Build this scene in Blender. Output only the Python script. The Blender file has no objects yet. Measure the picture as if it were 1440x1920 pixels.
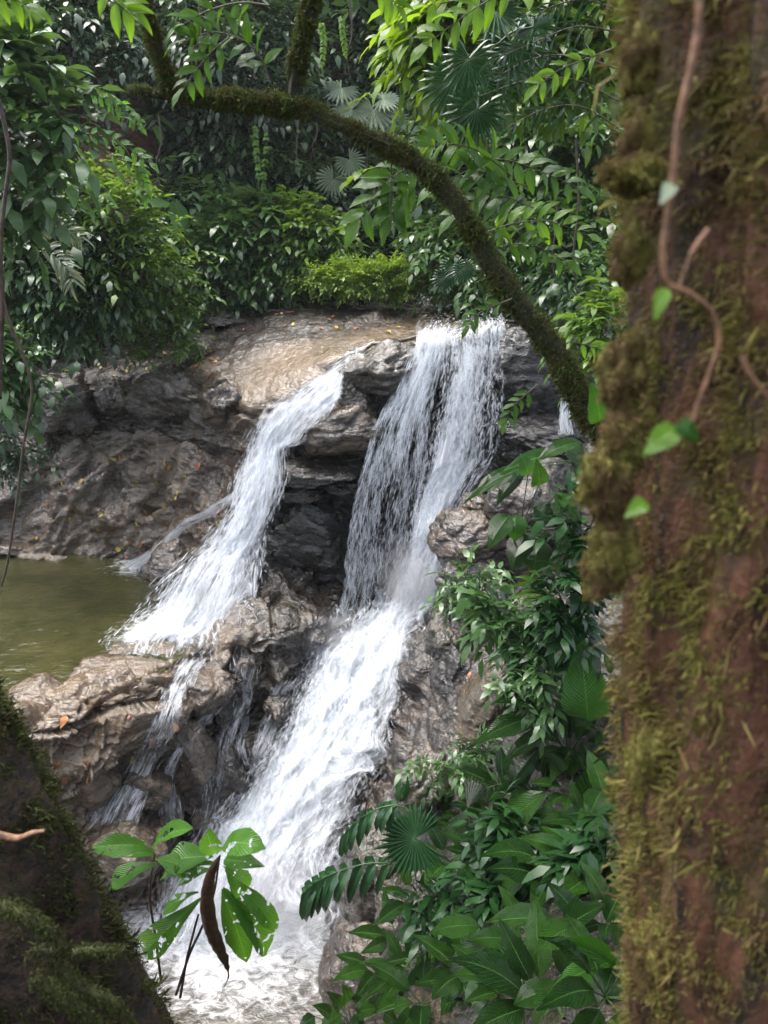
import bpy, math, random
import numpy as np
from mathutils import Vector, Matrix
from mathutils.bvhtree import BVHTree

# ------------------------------------------------------------------ camera, sky, sun, exposure
SC = bpy.context.scene
COL = SC.collection
R = math.radians
CAM_H = 8.5; FPX = 1450.0; PITCH = R(20)
cd = bpy.data.cameras.new('camera'); cam = bpy.data.objects.new('camera', cd); COL.objects.link(cam)
cam.location = (0, 0, CAM_H); cam.rotation_euler = (R(90) - PITCH, 0, 0)
cd.sensor_fit = 'VERTICAL'; cd.sensor_height = 36.0; cd.lens = 36.0 * FPX / 1920.0
cd.clip_start = 0.02; cd.clip_end = 500
cd.dof.use_dof = True; cd.dof.focus_distance = 7.5; cd.dof.aperture_fstop = 5.2
SC.camera = cam

SUN_EL, SUN_AZ = R(70), R(-55)
wd = bpy.data.worlds.new('World'); SC.world = wd; wd.use_nodes = True
wn = wd.node_tree
for n in list(wn.nodes): wn.nodes.remove(n)
w_out = wn.nodes.new('ShaderNodeOutputWorld'); w_bg = wn.nodes.new('ShaderNodeBackground')
w_sky = wn.nodes.new('ShaderNodeTexSky'); w_sky.sky_type = 'NISHITA'; w_sky.sun_disc = False
w_sky.sun_elevation = SUN_EL; w_sky.sun_rotation = SUN_AZ
w_sky.air_density = 1.0; w_sky.dust_density = 6.0; w_sky.ozone_density = 1.0
w_hs = wn.nodes.new('ShaderNodeHueSaturation'); w_hs.inputs['Saturation'].default_value = 0.55
wn.links.new(w_sky.outputs[0], w_hs.inputs['Color']); wn.links.new(w_hs.outputs[0], w_bg.inputs[0])
w_bg.inputs[1].default_value = 0.15
wn.links.new(w_bg.outputs[0], w_out.inputs[0])
sd = bpy.data.lights.new('sun', 'SUN'); sun = bpy.data.objects.new('sun', sd); COL.objects.link(sun)
sd.energy = 0.8; sd.angle = R(60); sd.color = (1.0, 0.985, 0.96)
sdir = Vector((math.sin(SUN_AZ) * math.cos(SUN_EL), math.cos(SUN_AZ) * math.cos(SUN_EL), math.sin(SUN_EL)))
sun.rotation_euler = sdir.to_track_quat('Z', 'Y').to_euler(); sun.location = (0, 8, 30)
SC.view_settings.view_transform = 'Standard'; SC.view_settings.look = 'None'
SC.view_settings.gamma = 1.0; SC.view_settings.use_curve_mapping = False
SC.view_settings.exposure = 2.05
SC.cycles.use_denoising = True
SC.cycles.max_bounces = 7; SC.cycles.diffuse_bounces = 3; SC.cycles.glossy_bounces = 3
SC.cycles.transmission_bounces = 3; SC.cycles.transparent_max_bounces = 40
SC.cycles.caustics_reflective = False; SC.cycles.caustics_refractive = False
SC.cycles.sample_clamp_indirect = 6.0

# ------------------------------------------------------------------ pixel -> direction -> point
CP, SP = math.cos(PITCH), math.sin(PITCH)
def ray(px, py):
    u = (px - 720) / FPX; v = (960 - py) / FPX
    return np.array([u, CP + SP * v, -SP + CP * v])
def W(px, py, Y=None, z=None):
    d = ray(px, py)
    t = Y / d[1] if Y is not None else (z - CAM_H) / d[2]
    return np.array([0, 0, CAM_H]) + d * t
def proj(P):
    d = np.asarray(P, float) - np.array([0, 0, CAM_H]); f = d[..., 1] * CP - d[..., 2] * SP; u = d[..., 1] * SP + d[..., 2] * CP
    return 720 + FPX * d[..., 0] / f, 960 - FPX * u / f
def mpp(py, Y):                                   # metres per photo pixel at that distance
    return Y / ray(720, py)[1] / FPX

# ------------------------------------------------------------------ noise
_rs = np.random.RandomState(7)
_PERM = _rs.permutation(256); _PERM = np.concatenate([_PERM, _PERM, _PERM])
_G = _rs.normal(size=(256, 3)); _G /= np.linalg.norm(_G, axis=1)[:, None]
def pnoise(p):
    p = np.asarray(p, float)
    i = np.floor(p).astype(int); f = p - i; i &= 255
    w = f * f * f * (f * (f * 6 - 15) + 10)
    out = np.zeros(len(p))
    for dx in (0, 1):
        wx = w[:, 0] if dx else 1 - w[:, 0]
        for dy in (0, 1):
            wy = w[:, 1] if dy else 1 - w[:, 1]
            for dz in (0, 1):
                wz = w[:, 2] if dz else 1 - w[:, 2]
                h = _PERM[_PERM[_PERM[i[:, 0] + dx] + i[:, 1] + dy] + i[:, 2] + dz]
                g = _G[h]
                out += wx * wy * wz * (g[:, 0] * (f[:, 0] - dx) + g[:, 1] * (f[:, 1] - dy) + g[:, 2] * (f[:, 2] - dz))
    return out * 1.6
def fbm(p, oct=4, lac=2.03, gain=0.5):
    s = np.zeros(len(p)); a = 1.0; q = np.asarray(p, float).copy()
    for k in range(oct):
        s += a * pnoise(q + 17.3 * k); q = q * lac; a *= gain
    return s
def voro(p):
    """F1, F2, random value and centre of the nearest cell"""
    p = np.asarray(p, float); i = np.floor(p).astype(int)
    f1 = np.full(len(p), 9.0); f2 = np.full(len(p), 9.0); r = np.zeros((len(p), 3)); c = np.zeros((len(p), 3))
    for dx in (-1, 0, 1):
        for dy in (-1, 0, 1):
            for dz in (-1, 0, 1):
                n = i + np.array([dx, dy, dz]); m = n & 255
                h = _PERM[_PERM[_PERM[m[:, 0]] + m[:, 1]] + m[:, 2]]
                off = (_G[h] * 0.45 + 0.5); cc = n + off
                d = np.linalg.norm(cc - p, axis=1)
                near = d < f1
                f2 = np.where(near, f1, np.minimum(f2, d))
                f1 = np.where(near, d, f1)
                r[near] = _G[(h[near] * 7 + 3) & 255]; c[near] = cc[near]
    return f1, f2, r, c
def sstep(a, b, x):
    t = np.clip((x - a) / (b - a), 0, 1); return t * t * (3 - 2 * t)

# ------------------------------------------------------------------ mesh helpers
def mesh_data(name, v, f, uv=None, attrs=None, smooth=True):
    """v (N,3); f (M,3) or (M,4) ints; uv per vertex; attrs {name: per-vertex float}"""
    v = np.asarray(v, np.float32); f = np.asarray(f, np.int32)
    m = bpy.data.meshes.new(name); k = f.shape[1]
    m.vertices.add(len(v)); m.vertices.foreach_set('co', v.ravel())
    m.loops.add(f.size); m.loops.foreach_set('vertex_index', f.ravel())
    m.polygons.add(len(f)); m.polygons.foreach_set('loop_start', np.arange(0, f.size, k, dtype=np.int32))
    m.polygons.foreach_set('use_smooth', np.full(len(f), smooth))
    if uv is not None:
        l = m.uv_layers.new(name='UVMap'); l.data.foreach_set('uv', np.asarray(uv, np.float32)[f.ravel()].ravel())
    for n, a in (attrs or {}).items():
        at = m.attributes.new(n, 'FLOAT', 'POINT'); at.data.foreach_set('value', np.asarray(a, np.float32))
    m.update(calc_edges=True)
    return m
def obj(name, me, mat=None, parent=None, kind=None):
    o = bpy.data.objects.new(name, me); COL.objects.link(o)
    if mat is not None and not me.materials: me.materials.append(mat)
    if parent is not None: o.parent = parent
    if kind: o['kind'] = kind
    return o
def tag(o, label, cat, group=None, kind=None):
    o['label'] = label; o['category'] = cat
    if group: o['group'] = group
    if kind: o['kind'] = kind
    return o
def thing(name, loc, label, cat, group=None):
    o = bpy.data.objects.new(name, None); COL.objects.link(o); o.location = tuple(loc); o.empty_display_size = 0.1
    return tag(o, label, cat, group)
def grid_faces(nv, nu):
    a = np.arange(nv * nu).reshape(nv, nu)
    return np.stack([a[:-1, :-1], a[:-1, 1:], a[1:, 1:], a[1:, :-1]], -1).reshape(-1, 4)
def catmull(P, t):
    """P (K,...) control, t in [0,K-1]"""
    P = np.asarray(P, float); K = len(P); t = np.clip(t, 0, K - 1 - 1e-9)
    i = np.floor(t).astype(int); f = (t - i).reshape((-1,) + (1,) * (P.ndim - 1))
    Q = np.concatenate([[2 * P[0] - P[1]], P, [2 * P[-1] - P[-2]]])
    p0, p1, p2, p3 = Q[i], Q[i + 1], Q[i + 2], Q[i + 3]
    return 0.5 * (2 * p1 + (p2 - p0) * f + (2 * p0 - 5 * p1 + 4 * p2 - p3) * f ** 2 + (3 * p1 - p0 - 3 * p2 + p3) * f ** 3)
def loft(C, tv, tu):
    A = catmull(C, tv)
    return catmull(A.transpose(1, 0, 2), tu).transpose(1, 0, 2)
def spread(weights, n):
    """n parameters over segments with given weights"""
    w = np.asarray(weights, float); c = np.concatenate([[0], np.cumsum(w)]) / w.sum()
    return np.interp(np.linspace(0, 1, n), c, np.arange(len(c)))
def grid_normals(G):
    du = np.gradient(G[..., :3], axis=1); dv = np.gradient(G[..., :3], axis=0)
    n = np.cross(du, dv); n /= np.linalg.norm(n, axis=2)[..., None] + 1e-9
    return n
def tube(path, rad, nr=10, close=False):
    """path (K,3), rad (K,) -> v, quad faces, uv"""
    P = np.asarray(path, float); rad = np.asarray(rad, float); K = len(P)
    T = np.gradient(P, axis=0); T /= np.linalg.norm(T, axis=1)[:, None] + 1e-9
    up = np.array([0.13, 0.31, 0.94]); V = []; UV = []
    L = np.concatenate([[0], np.cumsum(np.linalg.norm(np.diff(P, axis=0), axis=1))])
    n = np.cross(T[0], up)
    if np.linalg.norm(n) < 1e-3: n = np.cross(T[0], np.array([1.0, 0, 0]))
    n /= np.linalg.norm(n)
    a = np.linspace(0, 2 * np.pi, nr + 1)
    for k in range(K):
        n = n - T[k] * np.dot(n, T[k]); n /= np.linalg.norm(n) + 1e-9
        b = np.cross(T[k], n)
        V.append(P[k] + rad[k] * (np.cos(a)[:, None] * n + np.sin(a)[:, None] * b))
        UV.append(np.stack([a / (2 * np.pi), np.full(nr + 1, L[k])], 1))
    return np.concatenate(V), grid_faces(K, nr + 1), np.concatenate(UV)
def smooth_path(pts, n):
    return catmull(np.asarray(pts, float), np.linspace(0, len(pts) - 1, n))
def join(parts):
    """[(v,f,uv)] -> one"""
    V, F, U, b = [], [], [], 0
    for v, f, u in parts:
        V.append(v); F.append(np.asarray(f) + b); U.append(u); b += len(v)
    return np.concatenate(V), np.concatenate(F), np.concatenate(U)

# ------------------------------------------------------------------ materials
class NT:
    def __init__(s, name):
        s.m = bpy.data.materials.new(name); s.m.use_nodes = True; s.t = s.m.node_tree
        for n in list(s.t.nodes): s.t.nodes.remove(n)
        s.out = s.n('ShaderNodeOutputMaterial')
    def n(s, typ, **kw):
        x = s.t.nodes.new(typ)
        for k, v in kw.items(): setattr(x, k, v)
        return x
    def L(s, a, b): s.t.links.new(a, b)
    def val(s, sock, v):
        if hasattr(v, 'links') or isinstance(v, bpy.types.NodeSocket): s.L(v, sock)
        elif isinstance(v, tuple) and len(v) == 3 and sock.type == 'RGBA': sock.default_value = (*v, 1)
        else: sock.default_value = v
    def math(s, op, a, b=0.0, c=0.0, clamp=False):
        x = s.n('ShaderNodeMath', operation=op); x.use_clamp = clamp
        s.val(x.inputs[0], a); s.val(x.inputs[1], b); s.val(x.inputs[2], c); return x.outputs[0]
    def mix(s, f, a, b, mode='MIX'):
        x = s.n('ShaderNodeMix', data_type='RGBA', blend_type=mode)
        s.val(x.inputs[0], f); s.val(x.inputs[6], a); s.val(x.inputs[7], b); return x.outputs[2]
    def attr(s, name): return s.n('ShaderNodeAttribute', attribute_name=name).outputs['Fac']
    def coord(s, which='Object'): return s.n('ShaderNodeTexCoord').outputs[which]
    def mapp(s, vec, scale=(1, 1, 1), loc=(0, 0, 0), rot=(0, 0, 0)):
        x = s.n('ShaderNodeMapping'); s.L(vec, x.inputs[0])
        x.inputs['Scale'].default_value = scale; x.inputs['Location'].default_value = loc; x.inputs['Rotation'].default_value = rot
        return x.outputs[0]
    def noise(s, vec, scale=5.0, detail=4.0, rough=0.55, dist=0.0):
        x = s.n('ShaderNodeTexNoise'); s.L(vec, x.inputs['Vector'])
        x.inputs['Scale'].default_value = scale; x.inputs['Detail'].default_value = detail
        x.inputs['Roughness'].default_value = rough; x.inputs['Distortion'].default_value = dist
        return x.outputs['Fac']
    def ramp(s, f, a, b):
        x = s.n('ShaderNodeMapRange', interpolation_type='SMOOTHSTEP'); s.val(x.inputs[0], f)
        x.inputs[1].default_value = a; x.inputs[2].default_value = b; return x.outputs[0]
    def bump(s, h, strength=0.5, dist=0.02, normal=None):
        x = s.n('ShaderNodeBump'); x.inputs['Strength'].default_value = strength; x.inputs['Distance'].default_value = dist
        s.L(h, x.inputs['Height'])
        if normal is not None: s.L(normal, x.inputs['Normal'])
        return x.outputs[0]
    def pbr(s, col, rough=0.5, normal=None, spec=0.5, **kw):
        x = s.n('ShaderNodeBsdfPrincipled'); s.val(x.inputs['Base Color'], col); s.val(x.inputs['Roughness'], rough)
        s.val(x.inputs['Specular IOR Level'], spec)
        if normal is not None: s.L(normal, x.inputs['Normal'])
        for k, v in kw.items(): s.val(x.inputs[k], v)
        return x.outputs[0]
    def done(s, sh): s.L(sh, s.out.inputs[0]); return s.m

def rock_mat(name, dark, mid, tan, rlo=0.2, rhi=0.6, bump=0.7, leafy=0.0, coat=1.0, film_bump=0.8):
    m = NT(name); P = m.n('ShaderNodeNewGeometry').outputs['Position']
    warp = m.mapp(P, scale=(1, 1, 2.6), rot=(0.12, -0.2, 0))
    n1 = m.noise(P, 1.3, 5, 0.6, 0.4); n2 = m.noise(warp, 5.5, 6, 0.62, 0.6); n3 = m.noise(P, 34, 5, 0.65); n4 = m.noise(P, 0.55, 3)
    tf = m.ramp(m.math('ADD', m.attr('tan'), m.math('MULTIPLY', m.math('SUBTRACT', n2, 0.5), 1.0)), 0.25, 0.85)
    dk = m.math('MULTIPLY', m.math('MINIMUM', m.attr('tan'), 0.0), 0.35)   # tan below zero darkens the stone
    c = m.mix(m.ramp(m.math('ADD', n2, dk), 0.36, 0.66), dark, mid)
    tanv = m.mix(m.ramp(n1, 0.35, 0.7), tuple(0.62 * x for x in tan), tan)
    c = m.mix(tf, c, tanv)
    c = m.mix(m.math('MULTIPLY', m.ramp(n3, 0.5, 0.72), 0.45), c, tuple(0.4 * x for x in mid))
    c = m.mix(m.math('MULTIPLY', m.ramp(n4, 0.52, 0.72), 0.35), c, (0.045, 0.05, 0.022))
    if leafy:
        l = m.ramp(m.noise(P, 16, 3, 0.7), 0.62, 0.68)
        c = m.mix(m.math('MULTIPLY', l, leafy), c, (0.11, 0.045, 0.025))
    rough = m.math('ADD', rlo, m.math('MULTIPLY', m.ramp(m.noise(P, 3.1, 4, 0.6), 0.38, 0.68), rhi - rlo))
    h = m.math('ADD', m.math('MULTIPLY', n2, 1.0), m.math('MULTIPLY', n3, 0.28))
    h = m.math('ADD', h, m.math('MULTIPLY', m.noise(P, 12, 4, 0.6, 0.5), 0.6))
    rg = m.n('ShaderNodeTexNoise'); rg.noise_type = 'RIDGED_MULTIFRACTAL'; m.L(m.mapp(P, scale=(1, 1, 2.2), rot=(0.12, -0.2, 0)), rg.inputs['Vector'])
    rg.inputs['Scale'].default_value = 4.2; rg.inputs['Detail'].default_value = 5; rg.inputs['Roughness'].default_value = 0.5; rg.inputs['Distortion'].default_value = 0.5
    h = m.math('ADD', h, m.math('MULTIPLY', rg.outputs['Fac'], 0.22))
    nb = m.bump(h, bump, 0.07)
    wet = m.noise(m.mapp(P, scale=(1, 1, 1.3)), 13.0, 1.5, 0.5, 0.6)
    film = m.bump(wet, film_bump, 0.045, m.bump(h, 0.45, 0.07))
    return m.done(m.pbr(c, rough, nb, 0.4, **{'Coat Weight': m.math('MULTIPLY', m.ramp(m.noise(P, 1.7, 3), 0.2, 0.46), coat), 'Coat Roughness': 0.09, 'Coat IOR': 1.52, 'Coat Normal': film}))

def leaf_mat(name, dark, light, rough=0.3, trans=0.3, vein=0.4, nveins=9.0, perobj=False, slant=0.55, spec=0.5, tcol=None, yellow=0.0, vdist=0.012, holes=0.0):
    m = NT(name)
    uvn = m.n('ShaderNodeSeparateXYZ'); m.L(m.n('ShaderNodeUVMap', uv_map='UVMap').outputs[0], uvn.inputs[0])
    u, v = uvn.outputs[0], uvn.outputs[1]
    rnd = m.n('ShaderNodeObjectInfo').outputs['Random'] if perobj else m.attr('rnd')
    c = m.mix(rnd, dark, light)
    if yellow:
        c = m.mix(m.ramp(rnd, 1.0 - yellow, 1.0 - yellow + 0.01), c, (0.36, 0.30, 0.03))
    au = m.math('ABSOLUTE', m.math('SUBTRACT', u, 0.5))
    P = m.n('ShaderNodeNewGeometry').outputs['Position']
    blot = m.noise(P, 22, 3, 0.6)
    c = m.mix(m.math('MULTIPLY', m.ramp(blot, 0.42, 0.7), 0.45), c, tuple(0.55 * x for x in dark))
    if perobj:                                                        # browned spots and margins
        sp = m.noise(P, 11, 4, 0.65)
        c = m.mix(m.math('MULTIPLY', m.ramp(sp, 0.66, 0.72), 0.7), c, (0.10, 0.065, 0.02))
    norm = None
    if vein > 0:
        rib = m.ramp(au, 0.028, 0.008)
        c = m.mix(m.math('MULTIPLY', rib, 0.55), c, tuple(min(1, 2.2 * x + 0.02) for x in light))
        ph = m.math('MULTIPLY', m.math('SUBTRACT', v, m.math('MULTIPLY', au, slant)), nveins * 2 * math.pi)
        w = m.math('SINE', ph)
        vb = m.ramp(w, 0.55, 1.0)
        c = m.mix(m.math('MULTIPLY', vb, 0.22), c, tuple(min(1, 1.6 * x) for x in light))
        h = m.math('ADD', m.math('MULTIPLY', m.math('ABSOLUTE', w), 0.7), m.math('MULTIPLY', blot, 0.5))
        h = m.math('ADD', h, m.math('MULTIPLY', rib, -0.6))
        norm = m.bump(h, vein, vdist)
    sh = m.pbr(c, rough, norm, spec)
    if trans > 0:
        tr = m.n('ShaderNodeBsdfTranslucent')
        m.L(m.mix(0.5, c, tcol or (light[0] * 2.2, light[1] * 1.9, light[2] * 0.9), 'MIX'), tr.inputs[0])
        mx = m.n('ShaderNodeMixShader'); mx.inputs[0].default_value = trans
        m.L(sh, mx.inputs[1]); m.L(tr.outputs[0], mx.inputs[2]); sh = mx.outputs[0]
    if holes:                                                         # eaten through by insects
        tp = m.n('ShaderNodeBsdfTransparent'); mh = m.n('ShaderNodeMixShader'); m.L(m.ramp(m.noise(P, 24, 2, 0.5), holes, holes + 0.01), mh.inputs[0])
        m.L(sh, mh.inputs[1]); m.L(tp.outputs[0], mh.inputs[2]); sh = mh.outputs[0]
    return m.done(sh)

M = {}
M['rock'] = rock_mat('wet_rock', (0.007, 0.0056, 0.0046), (0.045, 0.0305, 0.0195), (0.150, 0.103, 0.058), leafy=0.0)
M['boulder'] = rock_mat('wet_boulder', (0.008, 0.0066, 0.0055), (0.047, 0.033, 0.0215), (0.135, 0.093, 0.054), 0.2, 0.6)
M['soil'] = rock_mat('forest_soil', (0.010, 0.009, 0.007), (0.035, 0.026, 0.018), (0.13, 0.055, 0.032), 0.5, 0.9, 0.8, coat=0.15)
M['small'] = leaf_mat('small_leaf', (0.026, 0.068, 0.022), (0.085, 0.175, 0.050), 0.28, 0.22, 0)
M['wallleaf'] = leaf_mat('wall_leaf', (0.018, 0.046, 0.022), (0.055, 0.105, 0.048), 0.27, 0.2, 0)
M['bright'] = leaf_mat('bright_leaf', (0.045, 0.11, 0.014), (0.12, 0.22, 0.03), 0.38, 0.35, 0)
M['yellowgreen'] = leaf_mat('yellow_green_leaf', (0.12, 0.21, 0.03), (0.21, 0.34, 0.05), 0.45, 0.35, 0)
M['lit'] = leaf_mat('lit_canopy_leaf', (0.06, 0.14, 0.012), (0.15, 0.26, 0.02), 0.35, 0.5, 0)  # light through the canopy is put into a brighter leaf green
M['comp'] = leaf_mat('compound_leaflet', (0.025, 0.085, 0.01), (0.065, 0.16, 0.016), 0.28, 0.4, 0.35, 8, True)
M['brightcomp'] = leaf_mat('bright_leaflet', (0.07, 0.17, 0.01), (0.13, 0.27, 0.02), 0.32, 0.5, 0.3, 8, True)
M['broad'] = leaf_mat('broad_leaf', (0.007, 0.036, 0.007), (0.045, 0.13, 0.016), 0.17, 0.25, 0.9, 13, True, vdist=0.028, spec=0.6)
M['broadlight'] = leaf_mat('broad_light_leaf', (0.03, 0.12, 0.014), (0.055, 0.19, 0.02), 0.2, 0.3, 0.8, 12, True, vdist=0.028)
M['palm'] = leaf_mat('palm_blade', (0.010, 0.040, 0.014), (0.026, 0.080, 0.024), 0.22, 0.18, 0.25, 0.0, True)
M['palmgrey'] = leaf_mat('pale_palm_blade', (0.13, 0.18, 0.12), (0.24, 0.29, 0.20), 0.28, 0.22, 0.2, 0.0, True)
M['sapling'] = leaf_mat('sapling_leaf', (0.045, 0.14, 0.016), (0.085, 0.23, 0.026), 0.28, 0.4, 0.6, 9, True, holes=0.615)
def plain(name, c1, c2, rough=0.7, scale=30, bump=0.4, stretch=(1, 1, 1), dist=0.01):
    m = NT(name); P = m.mapp(m.n('ShaderNodeNewGeometry').outputs['Position'], scale=stretch)
    n = m.noise(P, scale, 5, 0.6)
    return m.done(m.pbr(m.mix(m.ramp(n, 0.35, 0.68), c1, c2), rough, m.bump(n, bump, dist)))
M['stem'] = plain('green_stem', (0.02, 0.05, 0.015), (0.05, 0.09, 0.02), 0.4)
M['twig'] = plain('brown_twig', (0.03, 0.022, 0.015), (0.09, 0.06, 0.04), 0.6)
M['vine'] = plain('rust_vine', (0.09, 0.045, 0.022), (0.24, 0.12, 0.06), 0.6, 60)
M['deadleaf'] = plain('dead_leaf', (0.03, 0.016, 0.009), (0.09, 0.05, 0.028), 0.45, 40)
M['root'] = plain('green_root', (0.018, 0.024, 0.004), (0.055, 0.062, 0.010), 0.7, 40)
def bark_mat():
    m = NT('red_bark'); P = m.n('ShaderNodeNewGeometry').outputs['Position']
    s = m.mapp(P, scale=(1, 1, 0.22)); n1 = m.noise(s, 22, 6, 0.65, 0.8); n2 = m.noise(P, 9, 5, 0.6); n3 = m.noise(P, 70, 4, 0.6)
    c = m.mix(m.ramp(n1, 0.36, 0.64), (0.010, 0.006, 0.003), (0.155, 0.063, 0.034))
    c = m.mix(m.math('MULTIPLY', m.ramp(n2, 0.48, 0.66), 0.75), c, (0.075, 0.07, 0.02))
    h = m.math('ADD', n1, m.math('MULTIPLY', n3, 0.3))
    return m.done(m.pbr(c, 0.6, m.bump(h, 1.0, 0.02)))
M['bark'] = bark_mat()
def moss_mat(name, a, b, cc):
    m = NT(name); r = m.attr('rnd'); P = m.n('ShaderNodeNewGeometry').outputs['Position']
    c = m.mix(r, a, b); c = m.mix(m.ramp(m.noise(P, 14, 4, 0.6), 0.44, 0.6), c, cc)
    sh = m.pbr(c, 0.75, None, 0.25); tr = m.n('ShaderNodeBsdfTranslucent'); m.L(c, tr.inputs[0])
    mx = m.n('ShaderNodeMixShader'); mx.inputs[0].default_value = 0.3; m.L(sh, mx.inputs[1]); m.L(tr.outputs[0], mx.inputs[2])
    return m.done(mx.outputs[0])
M['moss'] = moss_mat('olive_moss', (0.070, 0.068, 0.013), (0.22, 0.20, 0.05), (0.115, 0.075, 0.03))
M['mossgreen'] = moss_mat('green_moss', (0.035, 0.055, 0.010), (0.09, 0.115, 0.022), (0.07, 0.07, 0.016))
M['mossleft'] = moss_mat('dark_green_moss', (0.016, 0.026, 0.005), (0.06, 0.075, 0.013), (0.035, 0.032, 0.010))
M['mossdark'] = plain('mossy_bark', (0.008, 0.008, 0.004), (0.030, 0.032, 0.010), 0.85, 35, 1.0, dist=0.02)
def flat_leaf(name, c1, c2):
    m = NT(name); r = m.n('ShaderNodeObjectInfo').outputs['Random']
    return m.done(m.pbr(m.mix(r, c1, c2), 0.4))
M['fl_yellow'] = flat_leaf('fallen_yellow', (0.34, 0.21, 0.02), (0.42, 0.33, 0.06))
M['fl_orange'] = flat_leaf('fallen_orange', (0.24, 0.075, 0.025), (0.34, 0.15, 0.05))
M['fl_brown'] = flat_leaf('fallen_brown', (0.13, 0.045, 0.025), (0.24, 0.09, 0.05))

def white_water(name, sx, sy, soft=0.22, amp=0.9, tint=(0.78, 0.82, 0.87), glow=0.35, maxa=0.97, seed=0.0, bump=0.25):
    """streaks run along v; 'dens' says how much water a place carries (0 none, 1 solid white)"""
    m = NT(name); uv = m.n('ShaderNodeUVMap', uv_map='UVMap').outputs[0]
    a = m.noise(m.mapp(uv, scale=(sx, sy, 1), loc=(seed, seed * 1.7, 0)), 1.0, 6, 0.65, 0.45)
    b = m.noise(m.mapp(uv, scale=(sx * 3.4, sy * 3.0, 1), loc=(seed + 5, 3, 0)), 1.0, 5, 0.65, 0.3)
    n = m.math('ADD', m.math('MULTIPLY', a, 0.6), m.math('MULTIPLY', b, 0.4))
    k = m.math('ADD', m.attr('dens'), m.math('MULTIPLY', m.math('SUBTRACT', n, 0.5), amp * 2))
    al = m.math('MULTIPLY', m.ramp(k, 0.5 - soft, 0.5 + soft), maxa)
    col = m.mix(m.ramp(n, 0.38, 0.62), tuple(0.72 * x for x in tint), tint)
    sh = m.pbr(col, 0.4, m.bump(n, bump, 0.04), 0.3)
    tr = m.n('ShaderNodeBsdfTranslucent'); m.L(col, tr.inputs[0])
    mx = m.n('ShaderNodeMixShader'); mx.inputs[0].default_value = glow; m.L(sh, mx.inputs[1]); m.L(tr.outputs[0], mx.inputs[2])
    tp = m.n('ShaderNodeBsdfTransparent'); m2 = m.n('ShaderNodeMixShader')
    m.L(al, m2.inputs[0]); m.L(tp.outputs[0], m2.inputs[1]); m.L(mx.outputs[0], m2.inputs[2])
    return m.done(m2.outputs[0])
M['w1'] = white_water('falling_water', 8, 0.7)
M['w2'] = white_water('falling_water_outer', 15, 1.1, seed=7.0, maxa=0.9)
M['wc'] = white_water('rushing_water', 6.5, 1.0, 0.3, 0.8, seed=3.0)
M['wc2'] = white_water('rushing_spray', 12, 2.6, 0.22, 1.2, seed=9.0, maxa=0.85)
M['wt'] = white_water('trickling_water', 13, 2.0, 0.25, 1.0, seed=11.0, maxa=0.75)
def strand_mat():
    m = NT('water_strand'); tp = m.n('ShaderNodeBsdfTransparent'); sh = m.pbr((0.80, 0.84, 0.89), 0.35, None, 0.4)
    tr = m.n('ShaderNodeBsdfTranslucent'); tr.inputs[0].default_value = (0.80, 0.84, 0.89, 1)
    m1 = m.n('ShaderNodeMixShader'); m1.inputs[0].default_value = 0.4; m.L(sh, m1.inputs[1]); m.L(tr.outputs[0], m1.inputs[2])
    mx = m.n('ShaderNodeMixShader'); m.L(m.attr('alpha'), mx.inputs[0]); m.L(tp.outputs[0], mx.inputs[1]); m.L(m1.outputs[0], mx.inputs[2])
    return m.done(mx.outputs[0])
M['strand'] = strand_mat()
def pool_mat(name, c1, c2, foam=True, rough=0.06):
    m = NT(name); P = m.n('ShaderNodeNewGeometry').outputs['Position']
    n = m.noise(P, 1.4, 4, 0.6, 0.5); w = m.noise(m.mapp(P, scale=(1, 1.6, 1)), 7.0, 4, 0.6, 0.8); w2 = m.noise(P, 26, 3, 0.6)
    c = m.mix(m.ramp(n, 0.35, 0.7), c1, c2)
    f = m.ramp(m.math('ADD', m.noise(m.mapp(P, scale=(1, 1.5, 1)), 5.0, 9, 0.7, 1.2), m.math('SUBTRACT', m.attr('foam'), 0.5)), 0.34, 0.82)
    c = m.mix(f, c, (0.85, 0.87, 0.89))
    r = m.math('ADD', rough, m.math('MULTIPLY', f, 0.5))
    h = m.math('ADD', w, m.math('MULTIPLY', w2, 0.2))
    return m.done(m.pbr(c, r, m.bump(h, 0.35, 0.05), 0.5))
M['pool'] = pool_mat('green_pool', (0.024, 0.026, 0.008), (0.046, 0.044, 0.015))
M['lowpool'] = pool_mat('brown_pool', (0.050, 0.045, 0.036), (0.085, 0.077, 0.062), rough=0.12)
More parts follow.
